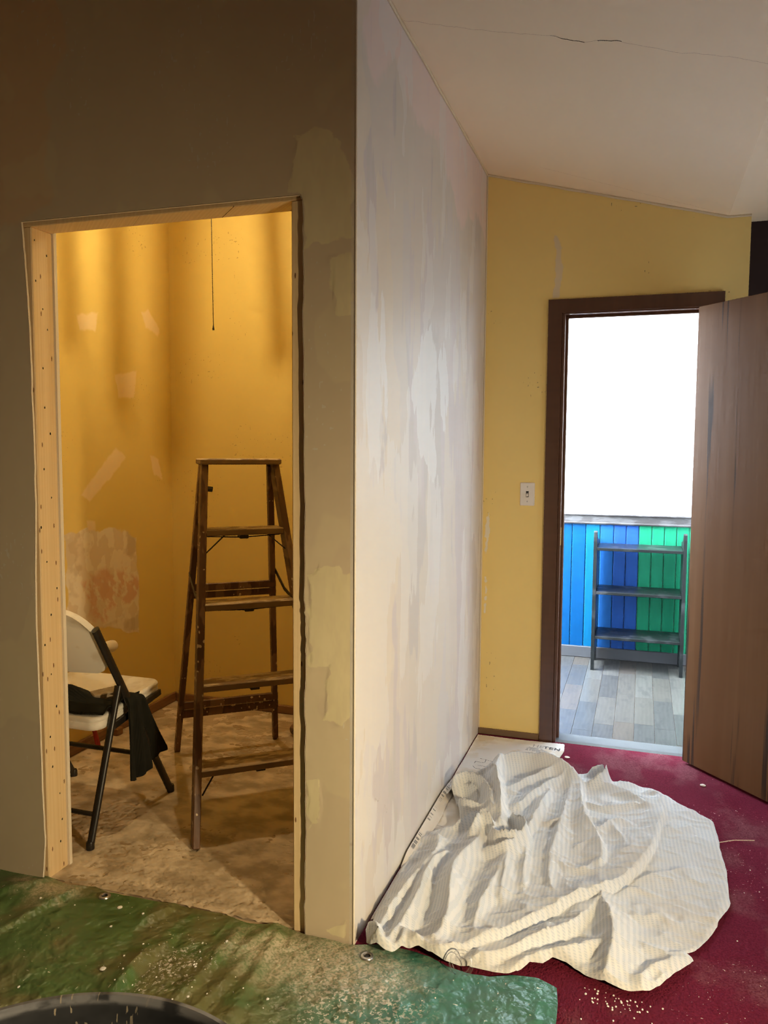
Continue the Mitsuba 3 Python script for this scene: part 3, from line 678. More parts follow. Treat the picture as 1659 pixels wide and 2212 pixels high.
# seat: dished slab with rolled rim
def rounded(x0, x1, y0, y1, r, n=6):
    P = []
    for cx, cy, a in ((x1 - r, y1 - r, 0), (x0 + r, y1 - r, 90), (x0 + r, y0 + r, 180), (x1 - r, y0 + r, 270)):
        for k in range(n + 1):
            t = math.radians(a + 90 * k / n); P.append((cx + r * math.cos(t), cy + r * math.sin(t)))
    return P
SX0, SX1, SY0, SY1 = -2.205, -1.779, 2.262, 2.655
def seat_z(x, y): return .432 + .035 * (y - SY0) / .39
rings = []
for inset, dz in ((.012, -.052), (.003, -.048), (0, -.036), (.001, -.024), (.004, -.020), (.001, -.016), (0, -.008), (.003, -.002), (.010, 0), (.025, -.002), (.05, -.006), (.10, -.009)):
    P = np.array(rounded(SX0 + inset, SX1 - inset, SY0 + inset, SY1 - inset, .045 + .0 * inset))
    rings.append(np.column_stack([P, seat_z(P[:, 0], P[:, 1]) + dz]))
V = np.vstack(rings); n = len(rings[0]); F = []
for i in range(len(rings) - 1):
    for k in range(n):
        k2 = (k + 1) % n; F.append([i * n + k, i * n + k2, (i + 1) * n + k2, (i + 1) * n + k])
m = arr = trimesh.Trimesh(V, np.vstack([[a[:3], [a[0], a[2], a[3]]] for a in F]), process=False)
capt = [[(len(rings) - 1) * n + k, (len(rings) - 1) * n + (k + 1) % n, len(V)] for k in range(n)] + [[(k + 1) % n, k, len(V) + 1] for k in range(n)]
V2 = np.vstack([V, [V[-n:].mean(0)], [V[:n].mean(0)]])
add('folding_chair__seat', trimesh.Trimesh(V2, np.vstack([m.faces, capt]), process=False), 'm_white_plastic', 50)
# back panel: curved, with a rolled top rim
nu, nv = 36, 22
fr, bk_ = [], []
for j in range(nv + 1):
    s = j / nv
    for i in range(nu + 1):
        u = -1 + 2 * i / nu
        au = abs(u)
        x = (CX0 + CX1) / 2 + u * (CX1 - CX0 - .022) / 2 * (1 - .03 * (1 - s))
        zt = .842 - .020 * au ** 2 - .058 * au ** 7; zb = .572 + .045 * max(0, (au - .75) / .25) ** 2
        z = zb + (zt - zb) * s
        y0 = TP[0] + (FT[0] - TP[0]) * (TP[1] - z) / TP[1]
        bow = -.030 * (1 - u * u)
        th = .010 + .016 * max(0, (s - .80) / .20) ** .7
        fr.append((x, y0 + bow + .012, z)); bk_.append((x, y0 + bow + .012 - th - .004, z - .004 * (s > .95)))
N = len(fr); V = np.array(fr + bk_); F = []
idx = lambda i, j, b: b * N + j * (nu + 1) + i
for j in range(nv):
    for i in range(nu):
        F.append([idx(i, j, 0), idx(i, j + 1, 0), idx(i + 1, j + 1, 0), idx(i + 1, j, 0)])
        F.append([idx(i, j, 1), idx(i + 1, j, 1), idx(i + 1, j + 1, 1), idx(i, j + 1, 1)])
for i in range(nu):
    F.append([idx(i, 0, 0), idx(i + 1, 0, 0), idx(i + 1, 0, 1), idx(i, 0, 1)]); F.append([idx(i, nv, 0), idx(i, nv, 1), idx(i + 1, nv, 1), idx(i + 1, nv, 0)])
for j in range(nv):
    F.append([idx(0, j, 0), idx(0, j, 1), idx(0, j + 1, 1), idx(0, j + 1, 0)]); F.append([idx(nu, j, 0), idx(nu, j + 1, 0), idx(nu, j + 1, 1), idx(nu, j, 1)])
m = trimesh.Trimesh(V, np.vstack([[a[:3], [a[0], a[2], a[3]]] for a in F]), process=False)
add('folding_chair__backrest', m, 'm_white_plastic', 45)

# ------------------------------------------------------------------ things on and by the chair
def garment_z(x, y):
    q = np.stack([x, y, 0 * x], -1)
    e1 = np.exp(-(((x + 1.99) / .075) ** 2 + ((y - 2.37) / .055) ** 2)) * .052
    e2 = np.exp(-(((y - 2.30 - .12 * (x + 1.9)) / .026) ** 2)) * .020 + np.exp(-(((y - 2.36 - .2 * (x + 1.9)) / .022) ** 2)) * .016
    return seat_z(x, y) + .008 + e1 + e2 + .012 * (meshkit.fbm(q * 18, 3, 4) - .5)
gm, nb = sheet_mesh([(-2.15, 2.275), (-2.0, 2.27), (-1.85, 2.268), (-1.775, 2.285), (-1.770, 2.40), (-1.775, 2.50), (-1.82, 2.42), (-1.90, 2.40), (-1.95, 2.425), (-2.05, 2.44), (-2.15, 2.42)], .008, garment_z, 5)
gm = thicken(gm, .006, nb)
# hanging part: over the seat edge at the right
ny, nt = 44, 46
V = []
for j in range(nt + 1):
    t = j / nt
    for i in range(ny + 1):
        w = i / ny
        y = 2.388 + w * (.085 + .135 * min(1, t * 1.05)) - .01 * math.sin(t * 3)
        bot = .178 + .035 * max(0, (w - .62) / .38) - .012 * math.sin(w * 6)
        top = .478 - .035 * max(0, w - .6)
        bend = min(t / .16, 1)
        x = -1.800 + .058 * math.sin(bend * math.pi / 2)
        z = top - .012 * (1 - math.cos(bend * math.pi / 2)) - max(0, t - .10) / .90 * (top - bot)
        x += .009 * math.sin(w * 13 + 1.5) * min(1, t * 2) + .006 * math.sin(w * 29 + 4 * t) * t
        V.append((x, y, z))
V = np.array(V); F = [[j * (ny + 1) + i, j * (ny + 1) + i + 1, (j + 1) * (ny + 1) + i + 1, (j + 1) * (ny + 1) + i] for j in range(nt) for i in range(ny)]
F = np.vstack([[a[:3], [a[0], a[2], a[3]]] for a in F])
back = V - [.005, 0, .003]
n = len(V); rim = [i for i in range(ny + 1)] + [j * (ny + 1) + ny for j in range(1, nt + 1)] + [nt * (ny + 1) + i for i in range(ny - 1, -1, -1)] + [j * (ny + 1) for j in range(nt - 1, 0, -1)]
sd = []
for a, b in zip(rim, rim[1:] + rim[:1]): sd += [[a, b, b + n], [a, b + n, a + n]]
hang = trimesh.Trimesh(np.vstack([V, back]), np.vstack([F, F[:, ::-1] + n, sd]), process=False)
add('work_garment', cat(gm, hang), 'm_garment', True); tag('work_garment', 'black ribbed garment heaped on the folding chair and hanging off its seat', 'garment')
ex2 = np.array([.62, .78, .07]); ex2 /= np.linalg.norm(ex2); ey2 = np.array([-.78, .62, 0]); ez2 = np.cross(ex2, ey2)
add('sanding_block', frame_box(np.array([-1.872, 2.43, .447]), ex2, ey2, ez2, (-.05, .055), (-.034, .034), (0, .030), .003), 'm_block'); tag('sanding_block', 'worn grey brown sanding block on the white chair seat', 'sanding block')
tag('paint_roller', 'paint roller with red handle and white cover leaning behind the chair', 'paint roller')
hb, ht = np.array([-2.325, 2.957, .006]), np.array([-2.345, 2.935, .155])
add('paint_roller__handle', tube([hb + (ht - hb) * t for t in np.linspace(0, 1, 12)], np.array([.009, .011, .0115, .011, .0105, .010, .010, .0105, .011, .011, .009, .006]), 12), 'm_red', True)
add('paint_roller__ferrule', tube([hb - [0, 0, .005], hb + (ht - hb) * .08], .0115, 12), 'm_black_metal', 40)
add('paint_roller__wire_frame', tube([ht, ht + [-.004, -.03, .10], ht + [-.006, -.075, .15], ht + [-.008, -.075, .285], (-2.352, 2.87, .445), (-2.352, 2.89, .445)], .0035, 8), 'm_nickel', True)
add('paint_roller__cover', tube([(-2.352, 2.885, .445), (-2.352, 2.887, .445), (-2.352, 3.10, .445), (-2.352, 3.116, .445)], np.array([.022, .0285, .0285, .024]), 20), 'm_roller', 40); tag('paint_roller__cover', 'fuzzy white roller cover')
wb = box(-2.379, -2.345, 3.12, 3.165, 0, .034, .003)
add('wood_offcut', wb, 'm_closet_trim'); tag('wood_offcut', 'small dark wood offcut by the baseboard behind the chair', 'wood block')
bag = trimesh.creation.icosphere(4, .06)
q = np.array(bag.vertices); q *= [1.3, .9, .62]; q *= (1 + .5 * (meshkit.fbm(q * 22 + 3, 3, 3) - .5))[:, None]
bag.vertices = q + [-1.50, 3.415, .036]
tag('brown_bundle', 'small brown bundle with dark straps on the closet floor at the right doorway edge', 'bundle')
add('brown_bundle__body', bag, 'm_paper_brown', True)
for dx in (-.035, .0):
    th = np.linspace(.1, math.pi - .1, 14)
    add('brown_bundle__strap', tube([(-1.50 + dx + .0 * t, 3.415 + .062 * math.cos(t), .036 + .045 * math.sin(t)) for t in th], .003, 6), 'm_black_metal', True)

# ------------------------------------------------------------------ closet ceiling lamp
BX, BY = -1.62, 2.83
tag('ceiling_lamp', 'bare bulb lampholder on the closet ceiling with a long dark pull cord', 'ceiling lamp')
add('ceiling_lamp__lampholder', lathe([(0, 2.62), (.055, 2.62), (.055, 2.605), (.03, 2.585), (.022, 2.55), (.020, 2.53), (0, 2.53)][::-1], 32, (BX, BY, 0)), 'm_switch', 40)
bulb = trimesh.creation.icosphere(2, .005); bulb.apply_translation([BX, BY, 2.48])
k = add('ceiling_lamp__bulb', bulb, 'm_plain_white', True)
scene[k]['emitter'] = {'type': 'area', 'radiance': {'type': 'rgb', 'value': BULB}}
mat('m_cord', (.05, .03, .015), .7)
add('ceiling_lamp__pull_cord', tube([(BX - .022, BY, 2.57), (BX - .020, BY, 2.3), (BX - .016, BY, 1.862)], .0014, 6), 'm_cord')
add('ceiling_lamp__cord_end', lathe([(0, .018), (.002, .018), (.0042, .004), (.0042, 0), (0, 0)][::-1], 10, (BX - .016, BY, 1.845)), 'm_black_metal')
sh = []
for i in range(17):
    a = 2 * math.pi * (i + .6 * g.random()) / 17
    r0, wd = .046 + .016 * g.random(), .003 + .005 * g.random()
    c0 = np.array([math.cos(a), math.sin(a), 0]); tn = np.array([-c0[1], c0[0], 0])
    sh.append(bar(np.array([BX, BY, 2.56]) + c0 * .040, np.array([BX, BY, 2.415 + .035 * g.random()]) + c0 * r0 + tn * .02 * (g.random() - .5), wd, .002, tn, 0))
for s in sh: add('ceiling_lamp__guard_rib', s, 'm_nickel')

# ------------------------------------------------------------------ flood lamp (stands right of the picture)
tag('work_lamp', 'flood lamp on a short stand aimed at the doorway, outside the picture', 'work lamp')
LC = np.array([.86, .82, .86]); aim = np.array([-.80, 1.95, .45]) - LC; aim /= np.linalg.norm(aim)
sx = np.cross(aim, UZ); sx /= np.linalg.norm(sx); sy = np.cross(sx, aim)
disc = lathe([(0, 0), (.045, 0)], 24); M = np.eye(4); M[:3, 0], M[:3, 1], M[:3, 2], M[:3, 3] = sx, sy, -aim, LC
M[:3, 0] = sx; M[:3, 1] = np.cross(-aim, sx); disc.apply_transform(M)
if np.mean(disc.face_normals @ aim) < 0: disc.invert()
k = add('work_lamp__lens', disc, 'm_plain_white'); scene[k]['emitter'] = {'type': 'area', 'radiance': {'type': 'rgb', 'value': WORK}}
add('work_lamp__visor', frame_box(LC, sx, sy, -aim, (-.07, .07), (.054, .060), (-.075, .07), .001), 'm_black_metal')
add('work_lamp__side_flap', frame_box(LC, sx, sy, -aim, (.056, .062), (-.07, .07), (-.065, .07), .001), 'm_black_metal')
add('work_lamp__head', frame_box(LC - aim * .002, sx, sy, -aim, (-.06, .06), (-.06, .06), (.0, .07), .01), 'm_black_metal')
add('work_lamp__stand', cat(tube([LC - aim * .04 - UZ * .05, (LC - aim * .04) * [1, 1, 0] + [0, 0, .02]], .012, 12), box(LC[0] - .12, LC[0] + .16, LC[1] - .14, LC[1] + .14, 0, .02, .004)), 'm_black_metal')

# ------------------------------------------------------------------ tarp, carton, sheet
# outlines, folds and fold heights measured in metres on the floor
SHEET_OUT = [(-0.572, 3.299), (-0.565, 3.355), (-0.514, 3.385), (-0.45, 3.41), (-0.383, 3.402), (-0.304, 3.382), (-0.226, 3.35), (-0.165, 3.386), (-0.124, 3.414), (-0.105, 3.344), (-0.114, 3.317), (-0.037, 3.332), (0.043, 3.307), (0.076, 3.306), (0.108, 3.287), (0.173, 3.202), (0.233, 3.142), (0.29, 3.076), (0.295, 2.954), (0.297, 2.862), (0.301, 2.727), (0.3, 2.632), (0.293, 2.506), (0.263, 2.422), (0.233, 2.349), (0.201, 2.272), (0.176, 2.229), (0.153, 2.21), (0.175, 2.194), (0.143, 2.145), (0.111, 2.094), (0.082, 2.049), (0.051, 2.017), (0.0, 2.007), (-0.055, 2.01), (-0.101, 2.039), (-0.142, 2.067), (-0.188, 2.068), (-0.212, 2.044), (-0.247, 2.032), (-0.26, 2.007), (-0.295, 1.981), (-0.334, 1.974), (-0.374, 1.974), (-0.413, 1.969), (-0.468, 1.969), (-0.51, 1.971), (-0.534, 1.98), (-0.551, 1.968), (-0.576, 1.969), (-0.6, 1.941), (-0.635, 1.94), (-0.674, 1.95), (-0.698, 2.012), (-0.708, 2.075), (-0.708, 2.144), (-0.708, 2.21), (-0.708, 2.316), (-0.708, 2.399), (-0.708, 2.482), (-0.708, 2.554), (-0.703, 2.626), (-0.672, 2.685), (-0.59, 2.732), (-0.612, 2.829), (-0.649, 2.928), (-0.692, 2.983), (-0.708, 3.085), (-0.708, 3.147), (-0.69, 3.177), (-0.649, 3.189), (-0.628, 3.225), (-0.599, 3.24), (-0.569, 3.223)]
SHEET_RIDGES = [
    ([(0.113,3.114),(0.089,2.935),(0.054,2.751),(0.003,2.581),(-0.076,2.439),(-0.16,2.353),(-0.249,2.235),(-0.334,2.13),(-0.432,2.02),(-0.496,1.968)],0.04,0.011,0.075),
    ([(-0.085,2.392),(-0.068,2.329),(-0.047,2.257),(-0.037,2.175),(-0.045,2.071),(-0.052,1.964)],0.045,0.05,0.03),
    ([(-0.085,2.401),(-0.119,2.3),(-0.174,2.192),(-0.236,2.129),(-0.296,2.068),(-0.36,2.003)],0.034,0.015,0.05),
    ([(-0.064,2.174),(-0.101,2.132),(-0.164,2.083),(-0.232,2.043),(-0.255,2.019)],0.03,0.02,0.035),
    ([(-0.343,2.708),(-0.33,2.552),(-0.313,2.399)],0.018,0.012,0.03),
    ([(-0.387,2.595),(-0.378,2.423),(-0.371,2.306)],0.028,0.03,0.02),
    ([(-0.207,3.242),(-0.194,3.039),(-0.162,2.877),(-0.126,2.79),(-0.101,2.705),(-0.09,2.605)],0.036,0.02,0.035),
    ([(-0.235,3.273),(-0.238,3.097),(-0.242,2.874),(-0.253,2.677),(-0.247,2.508),(-0.222,2.38)],0.022,0.03,0.012),
    ([(-0.249,3.258),(-0.314,3.158),(-0.368,3.03),(-0.408,2.936)],0.034,0.012,0.03),
    ([(-0.309,3.106),(-0.327,2.938),(-0.343,2.805),(-0.374,2.678)],0.03,0.012,0.028),
    ([(-0.535,3.271),(-0.537,3.124),(-0.504,2.959),(-0.466,2.813),(-0.441,2.707)],0.0935,0.03,0.06),
    ([(-0.537,3.281),(-0.447,3.309),(-0.341,3.297),(-0.233,3.243)],0.088,0.03,0.05),
    ([(-0.457,3.101),(-0.387,3.176),(-0.314,3.248),(-0.236,3.28)],0.045,0.025,0.03),
    ([(-0.191,3.221),(-0.112,3.227),(-0.024,3.179),(0.033,3.116),(0.064,3.082)],0.03,0.02,0.03),
    ([(0.07,3.24),(0.1,3.197),(0.099,3.127)],0.03,0.025,0.025),
    ([(-0.169,3.054),(-0.103,3.032),(-0.013,3.074),(0.06,3.132)],0.02,0.03,0.015),
    ([(-0.183,2.915),(-0.104,2.86),(-0.063,2.925),(-0.001,2.931)],0.022,0.014,0.03),
    ([(-0.071,2.918),(-0.043,2.848),(-0.016,2.782)],0.018,0.012,0.03),
    ([(-0.505,2.668),(-0.505,2.538),(-0.532,2.393),(-0.52,2.289),(-0.502,2.196),(-0.492,2.094),(-0.505,2.005)],0.055,0.03,0.04),
    ([(-0.393,2.581),(-0.401,2.412),(-0.416,2.26),(-0.417,2.153),(-0.404,2.081)],0.03,0.025,0.03),
    ([(-0.58,2.493),(-0.608,2.399),(-0.604,2.261),(-0.603,2.096),(-0.622,1.944)],0.045,0.025,0.03),
    ([(-0.636,2.596),(-0.62,2.461),(-0.641,2.324),(-0.657,2.172),(-0.663,2.002),(-0.651,1.913)],0.035,0.02,0.03),
    ([(-0.591,2.016),(-0.556,1.996),(-0.513,1.943)],0.035,0.02,0.035),
    ([(-0.592,2.02),(-0.579,1.955),(-0.575,1.928)],0.03,0.02,0.015),
    ([(-0.692,2.011),(-0.669,1.998),(-0.64,1.932),(-0.639,1.887)],0.05,0.02,0.02),
    ([(-0.455,2.64),(-0.413,2.598),(-0.373,2.612),(-0.348,2.676),(-0.383,2.763),(-0.41,2.795)],0.077,0.0165,0.0165),
    ([(-0.525,2.636),(-0.491,2.686),(-0.447,2.643)],0.077,0.0188,0.0188),
    ([(-0.449,2.557),(-0.406,2.554),(-0.366,2.621)],0.055,0.0135,0.0225),
    ([(-0.666,2.868),(-0.673,2.962),(-0.633,3.008),(-0.577,2.982),(-0.519,2.884),(-0.478,2.766)],0.0935,0.021,0.021),
    ([(-0.654,2.884),(-0.575,2.832),(-0.516,2.82)],0.06,0.0135,0.0225),
    ([(-0.638,2.986),(-0.605,2.972),(-0.563,2.915)],0.06,0.0105,0.0105),
    ([(-0.599,3.091),(-0.559,3.097),(-0.524,3.02),(-0.483,2.869),(-0.453,2.751)],0.0825,0.021,0.0165),
    ([(-0.588,2.718),(-0.532,2.758),(-0.494,2.781)],0.05,0.0188,0.015),
    ([(-0.164,3.343),(-0.118,3.345),(-0.114,3.253),(-0.161,3.211)],0.06,0.0165,0.0165),
    ([(0.151,2.18),(0.092,2.119),(0.057,2.081),(0.045,1.997)],0.022,0.02,0.025),
    ([(0.171,2.178),(0.111,2.1),(0.054,2.021)],0.012,0.02,0.02),
    ([(0.094,2.924),(0.154,2.955),(0.202,2.985)],0.012,0.015,0.02),
    ([(-0.031,2.455),(0.012,2.492),(0.057,2.497)],0.014,0.012,0.03),
    ([(0.02,2.542),(0.088,2.605),(0.167,2.663)],0.012,0.012,0.03),
    ([(-0.023,2.17),(0.042,2.198),(0.081,2.182),(0.153,2.218)],0.012,0.015,0.03),
    ([(-0.218,2.579),(-0.159,2.55),(-0.116,2.614)],0.014,0.012,0.02),
    ([(-0.007,2.357),(0.028,2.343),(0.091,2.377)],0.01,0.012,0.02),
    ([(-0.172,2.714),(-0.132,2.746),(-0.086,2.663)],0.016,0.012,0.02),
    ([(-0.247,2.876),(-0.271,2.847),(-0.289,2.845)],0.02,0.012,0.02),
]
TARP_EDGE = [(-1.96, 1.988), (-1.797, 1.992), (-1.674, 1.973), (-1.64, 1.974), (-1.595, 1.995), (-1.527, 1.974), (-1.341, 1.979), (-1.141, 1.988), (-1.054, 1.969), (-0.946, 1.989), (-0.865, 1.97), (-0.735, 1.966), (-0.715, 1.968), (-0.66, 1.992), (-0.555, 1.996), (-0.508, 1.988), (-0.455, 1.962), (-0.382, 1.949), (-0.335, 1.956), (-0.282, 1.983), (-0.219, 1.994), (-0.167, 1.965), (-0.158, 1.903), (-0.156, 1.85)]
TARP_FOLDS = [[(-1.232, 1.729), (-1.217, 1.619)], [(-1.207, 1.8), (-1.227, 1.711), (-1.214, 1.624)], [(-1.043, 1.803), (-1.047, 1.704), (-1.048, 1.64)], [(-1.045, 1.91), (-1.033, 1.848)], [(-0.938, 1.98), (-0.925, 1.843), (-0.91, 1.722), (-0.894, 1.607)], [(-0.96, 1.972), (-0.992, 1.851)], [(-1.627, 1.948), (-1.658, 1.834), (-1.689, 1.705)], [(-1.77, 1.941), (-1.81, 1.887), (-1.831, 1.853)], [(-1.294, 1.956), (-1.318, 1.875)], [(-0.965, 1.799), (-0.98, 1.68), (-0.99, 1.599)]]

def tarp_z(x, y):
    q = np.stack([x, y, 0 * x], -1)
    z = .010 + .016 * (meshkit.fbm(q * 5, 4, 3) - .4) + .006 * (meshkit.fbm(q * 19, 3, 8) - .5)
    for i, L in enumerate(TARP_FOLDS):
        d, s, t = polyline_dist(x, y, np.array(L))
        w = np.where(s > 0, .010, .035)
        z = z + .013 * np.exp(-(d / w) ** 1.5)
    e = np.clip((1.99 - y) / .06, 0, 1)
    return np.maximum(z * (.55 + .45 * e), .0035)
tarp_out = TARP_EDGE + [(-.16, 1.60), (-.20, 1.2), (-.30, .5), (-.6, .05), (-2.9, .05), (-3.0, 1.2), (-2.95, 1.94), (-2.5, 1.955)]
tm, nb = sheet_mesh(tarp_out, .011, tarp_z, 6)
tag('tarp', 'dusty green plastic tarp spread over the floor in front of the doorway', 'tarp')
add('tarp__canvas', tm, 'm_tarp', True)
for gx, gy in ((-1.520, 1.945), (-.664, 1.922)):
    zz = float(tarp_z(np.array([gx]), np.array([gy]))[0])
    add('tarp__grommet', lathe([(.009, .004), (.011, .006), (.0165, .005), (.018, .002), (.0175, 0), (.009, .0)], 24, (gx, gy, zz + .001)), 'm_nickel', 40)
    add('tarp__grommet_hole', lathe([(0, .0), (.009, .0)][::-1], 20, (gx, gy, zz + .0022)), 'm_black_metal')

CAB = [((-.651,3.409),(-.588,3.390)), ((-.588,3.390),(-.571,3.285)), ((-.571,3.285),(-.648,3.291)), ((-.648,3.291),(-.664,3.316)), ((-.664,3.316),(-.661,3.368)), ((-.661,3.368),(-.600,3.362)), ((-.600,3.362),(-.594,3.303)), ((-.661,3.33),(-.600,3.325)), ((-.62,3.40),(-.62,3.365))]
def paper_col(p, n, uv):
    u, v = p.x, p.y
    c = mix([.74, .72, .69], [.66, .62, .55], smoothstep(.45, .65, fbm(u * 9, v * 9, 1.0, 4)))
    c = mix(c, [.60, .50, .36], .55 * smoothstep(.52, .66, fbm(u * 16, v * 12, 4.0, 4)) * smoothstep(3.42, 3.6, v + .1 * fbm(u * 6, v * 6, 2.0, 2)))
    k = segs(u, v, [(a, b) for a, b in CAB], .0016)
    k = dr.maximum(k, .6 * segs(u, v, [((-.733 + .05,3.248),(-.655,3.242)), ((-.655,3.242),(-.672,3.17)), ((-.672,3.17),(-.70,3.175)), ((-.70,3.175),(-.683,3.248)), ((-.692,3.21),(-.664,3.205))], .0013))
    k = dr.maximum(k, .7 * segs(u, v, [((-.680,2.735),(-.628,2.720)), ((-.628,2.720),(-.624,2.690)), ((-.624,2.690),(-.688,2.708)), ((-.688,2.708),(-.680,2.735)), ((-.70,2.655),(-.668,2.652)), ((-.668,2.652),(-.660,2.675))], .0014))
    wear = smoothstep(.36, .48, fbm(u * 60, v * 60, 3.0, 3))
    c = mix(c, [.07, .07, .08], .85 * k * wear)
    br = patches(u, v, [[(-.47,3.608),(-.42,3.620),(-.335,3.553),(-.345,3.533),(-.42,3.560),(-.47,3.575)], [(-.46,3.535),(-.41,3.530),(-.352,3.478),(-.375,3.468),(-.46,3.503)]], .010, 70, .002)
    return mix(c, [.36, .36, .37], .75 * br * smoothstep(.30, .42, fbm(u * 160, v * 40, 6.0, 3)))
mat('m_paper', proc(paper_col), .6, .4, lambda p, n, uv: .002 * fbm(p.x * 30, p.y * 30, 1.0, 3), 1.0, 2e-3)
def paper_z(x, y):
    q = np.stack([x, y, 0 * x], -1)
    return .0045 + .006 * np.clip(meshkit.fbm(q * 7, 3, 3) - .4, 0, 1)
pm, nb = sheet_mesh([(-.716, 3.70), (-.56, 3.690), (-.43, 3.700), (-.306, 3.706), (-.300, 3.62), (-.311, 3.54), (-.312, 3.47), (-.33, 3.3), (-.5, 3.2), (-.52, 2.9), (-.50, 2.6), (-.56, 2.3), (-.66, 2.16), (-.716, 2.10)], .014, paper_z, 3)
tag('flattened_carton', 'flattened white carton with worn furniture line drawings between the sheet and the yellow wall', 'carton')
add('flattened_carton__board', thicken(pm, .003, nb), 'm_paper', True)
def place_text(txt, h, org, dx, dy, key, m):
    tmesh = meshkit.text_mesh(txt, h, .0004, True)
    vv = np.array(tmesh.vertices); dx, dy = np.array(dx), np.array(dy)
    base = np.array([*org]) + vv[:, :1] * dx + vv[:, 1:2] * dy
    zz = paper_z(base[:, 0], base[:, 1]) + .0007 + vv[:, 2]
    return add(key, trimesh.Trimesh(np.column_stack([base, zz]), tmesh.faces, process=False), m)
mat('m_ink', (.07, .07, .08), .6)
mat('m_ink_worn', (.40, .39, .38), .7)
place_text('TEN', .030, (-.398, 3.615), (.97, -.13), (.02, 1.0), 'flattened_carton__print', 'm_ink'); tag('flattened_carton__print', 'printed letters TEN')
place_text('HE', .030, (-.446, 3.622), (.97, -.13), (.02, 1.0), 'flattened_carton__print', 'm_ink_worn'); tag('flattened_carton__print_001', 'half worn printed letters HE')
# creased edge flap of the carton, folded up along the white wall
fy = np.linspace(2.40, 3.14, 60); V = []
for y in fy:
    w = .038 * min(1, (y - 2.39) / .08, (3.15 - y) / .2 + .1)
    wob = .003 * math.sin(y * 21)
    for t, up_ in ((0, 0), (.45, .004), (1, .020)):
        V.append((-.716 + w * (1 - t) + .002 + wob * (1 - t), y, .009 + up_ * (w / .038)))
F = [[i * 3 + k, i * 3 + k + 1, i * 3 + k + 4, i * 3 + k + 3] for i in range(len(fy) - 1) for k in range(2)]
mat('m_flap', proc(lambda p, n, uv: mix(mix([.66, .62, .56], [.56, .50, .42], fbm(p.x * 40, p.y * 14, 1.0, 3)), [.10, .10, .10],
    .8 * (1 - smoothstep(.0045, .0060, dr.abs(p.x + .7065))) * smoothstep(.48, .54, noise(p.y * 170, 1.0)) * smoothstep(.22, .3, noise(p.y * 17, 3.0)))), .7, .3)
add('flattened_carton__flap', (np.array(V), F), 'm_flap', True); tag('flattened_carton__flap', 'creased flap with a line of illegible print')

POLY = Polygon(SHEET_OUT).buffer(0)
RID = [(smooth_line(p), h, a, b) for p, h, a, b in SHEET_RIDGES]
def sheet_z(x, y):
    q = np.stack([x, y, 0 * x], -1)
    acc = np.zeros_like(x)
    wx = x + .010 * (meshkit.fbm(q * 16, 3, 21) - .5); wy = y + .010 * (meshkit.fbm(q * 16 + 9, 3, 22) - .5)
    for i, (L, h, a, b) in enumerate(RID):
        x0, y0 = L.min(0) - .16; x1, y1 = L.max(0) + .16
        m = (x > x0) & (x < x1) & (y > y0) & (y < y1)
        if not m.any(): continue
        d, s, t = polyline_dist(wx[m], wy[m], L)
        w = np.where(s > 0, a, b)
        prof = np.maximum(0, 1 - d / (1.9 * w)) ** 1.5
        amp = 1.12 * h * (.62 + .38 * np.sin(np.pi * np.clip(t, .02, .98))) * (.88 + .24 * meshkit.noise(np.stack([t * 5, 0 * t + i, 0 * t], -1), 3))
        acc[m] += (prof * amp) ** 2.4
    z = acc ** (1 / 2.4)
    z = z + .008 + .010 * np.clip(meshkit.fbm(np.stack([x * 9, y * 5, 0 * x], -1), 4, 31) - .42, 0, 1)
    for k, (fx, fy, hh, sh_) in enumerate(((4.5, 8.0, .007, 5), (10.0, 6.0, .004, 4), (13.0, 26.0, .0055, 3), (34.0, 44.0, .0020, 2))):
        nz = meshkit.fbm(np.stack([wx * fx + k * 7 + .6 * wy, wy * fy + .5 * wx, 0 * x + k], -1), 2, 40 + k)
        z = z + hh * (1 - np.abs(2 * nz - 1)) ** sh_
    tuck = np.clip((2.04 - y) / .03, 0, 1) * np.clip((-.42 - x) / .06, 0, 1)
    return z + .012 * tuck
ring = POLY.exterior
def jagged(P, amp):
    L = np.array([ring.interpolate(t, normalized=True).coords[0] for t in np.linspace(0, 1, 260, endpoint=False)])
    q = np.column_stack([L, 0 * L[:, 0]])
    L += amp * (np.column_stack([meshkit.fbm(q * 12, 3, 61), meshkit.fbm(q * 12 + 5, 3, 62)]) - .5)
    L[:, 0] = np.maximum(L[:, 0], -.712)
    return [tuple(a) for a in L]
sm, nb = sheet_mesh(jagged(POLY, .012), .0052, sheet_z, 9, .005)
vv = np.array(sm.vertices)
from scipy.spatial import cKDTree
db = cKDTree(vv[:nb, :2]).query(vv[:, :2])[0]
e = np.clip(db / .012, 0, 1); e = e * (2 - e)
on = .012 * np.clip((2.04 - vv[:, 1]) / .03, 0, 1) * np.clip((-.42 - vv[:, 0]) / .06, 0, 1)
vv[:, 2] = .0075 + on + (vv[:, 2] - .0075 - on) * (.45 + .55 * e)
flat = vv.copy()
for i, push, wid in ((0, .016, .030), (2, .010, .022), (10, .012, .03), (6, .010, .022)):   # folds that lean over the layer beside them
    L = RID[i][0]
    d, s_, t = polyline_dist(flat[:, 0], flat[:, 1], L)
    tg = np.gradient(L, axis=0); tg /= np.linalg.norm(tg, axis=1, keepdims=True)
    k = np.clip((t * (len(L) - 1)).round().astype(int), 0, len(L) - 1)
    nrm = np.column_stack([-tg[k, 1], tg[k, 0]]) * (1 if RID[i][2] <= RID[i][3] else -1)
    wgt = push * np.exp(-(d / wid) ** 2) * np.sin(np.pi * np.clip(t, 0, 1)) ** .5 * np.clip((flat[:, 2] - .012) / .02, 0, 1)
    vv[:, :2] += nrm * wgt[:, None]
vv[:, 0] = np.maximum(vv[:, 0], -.716)
sm.vertices = vv
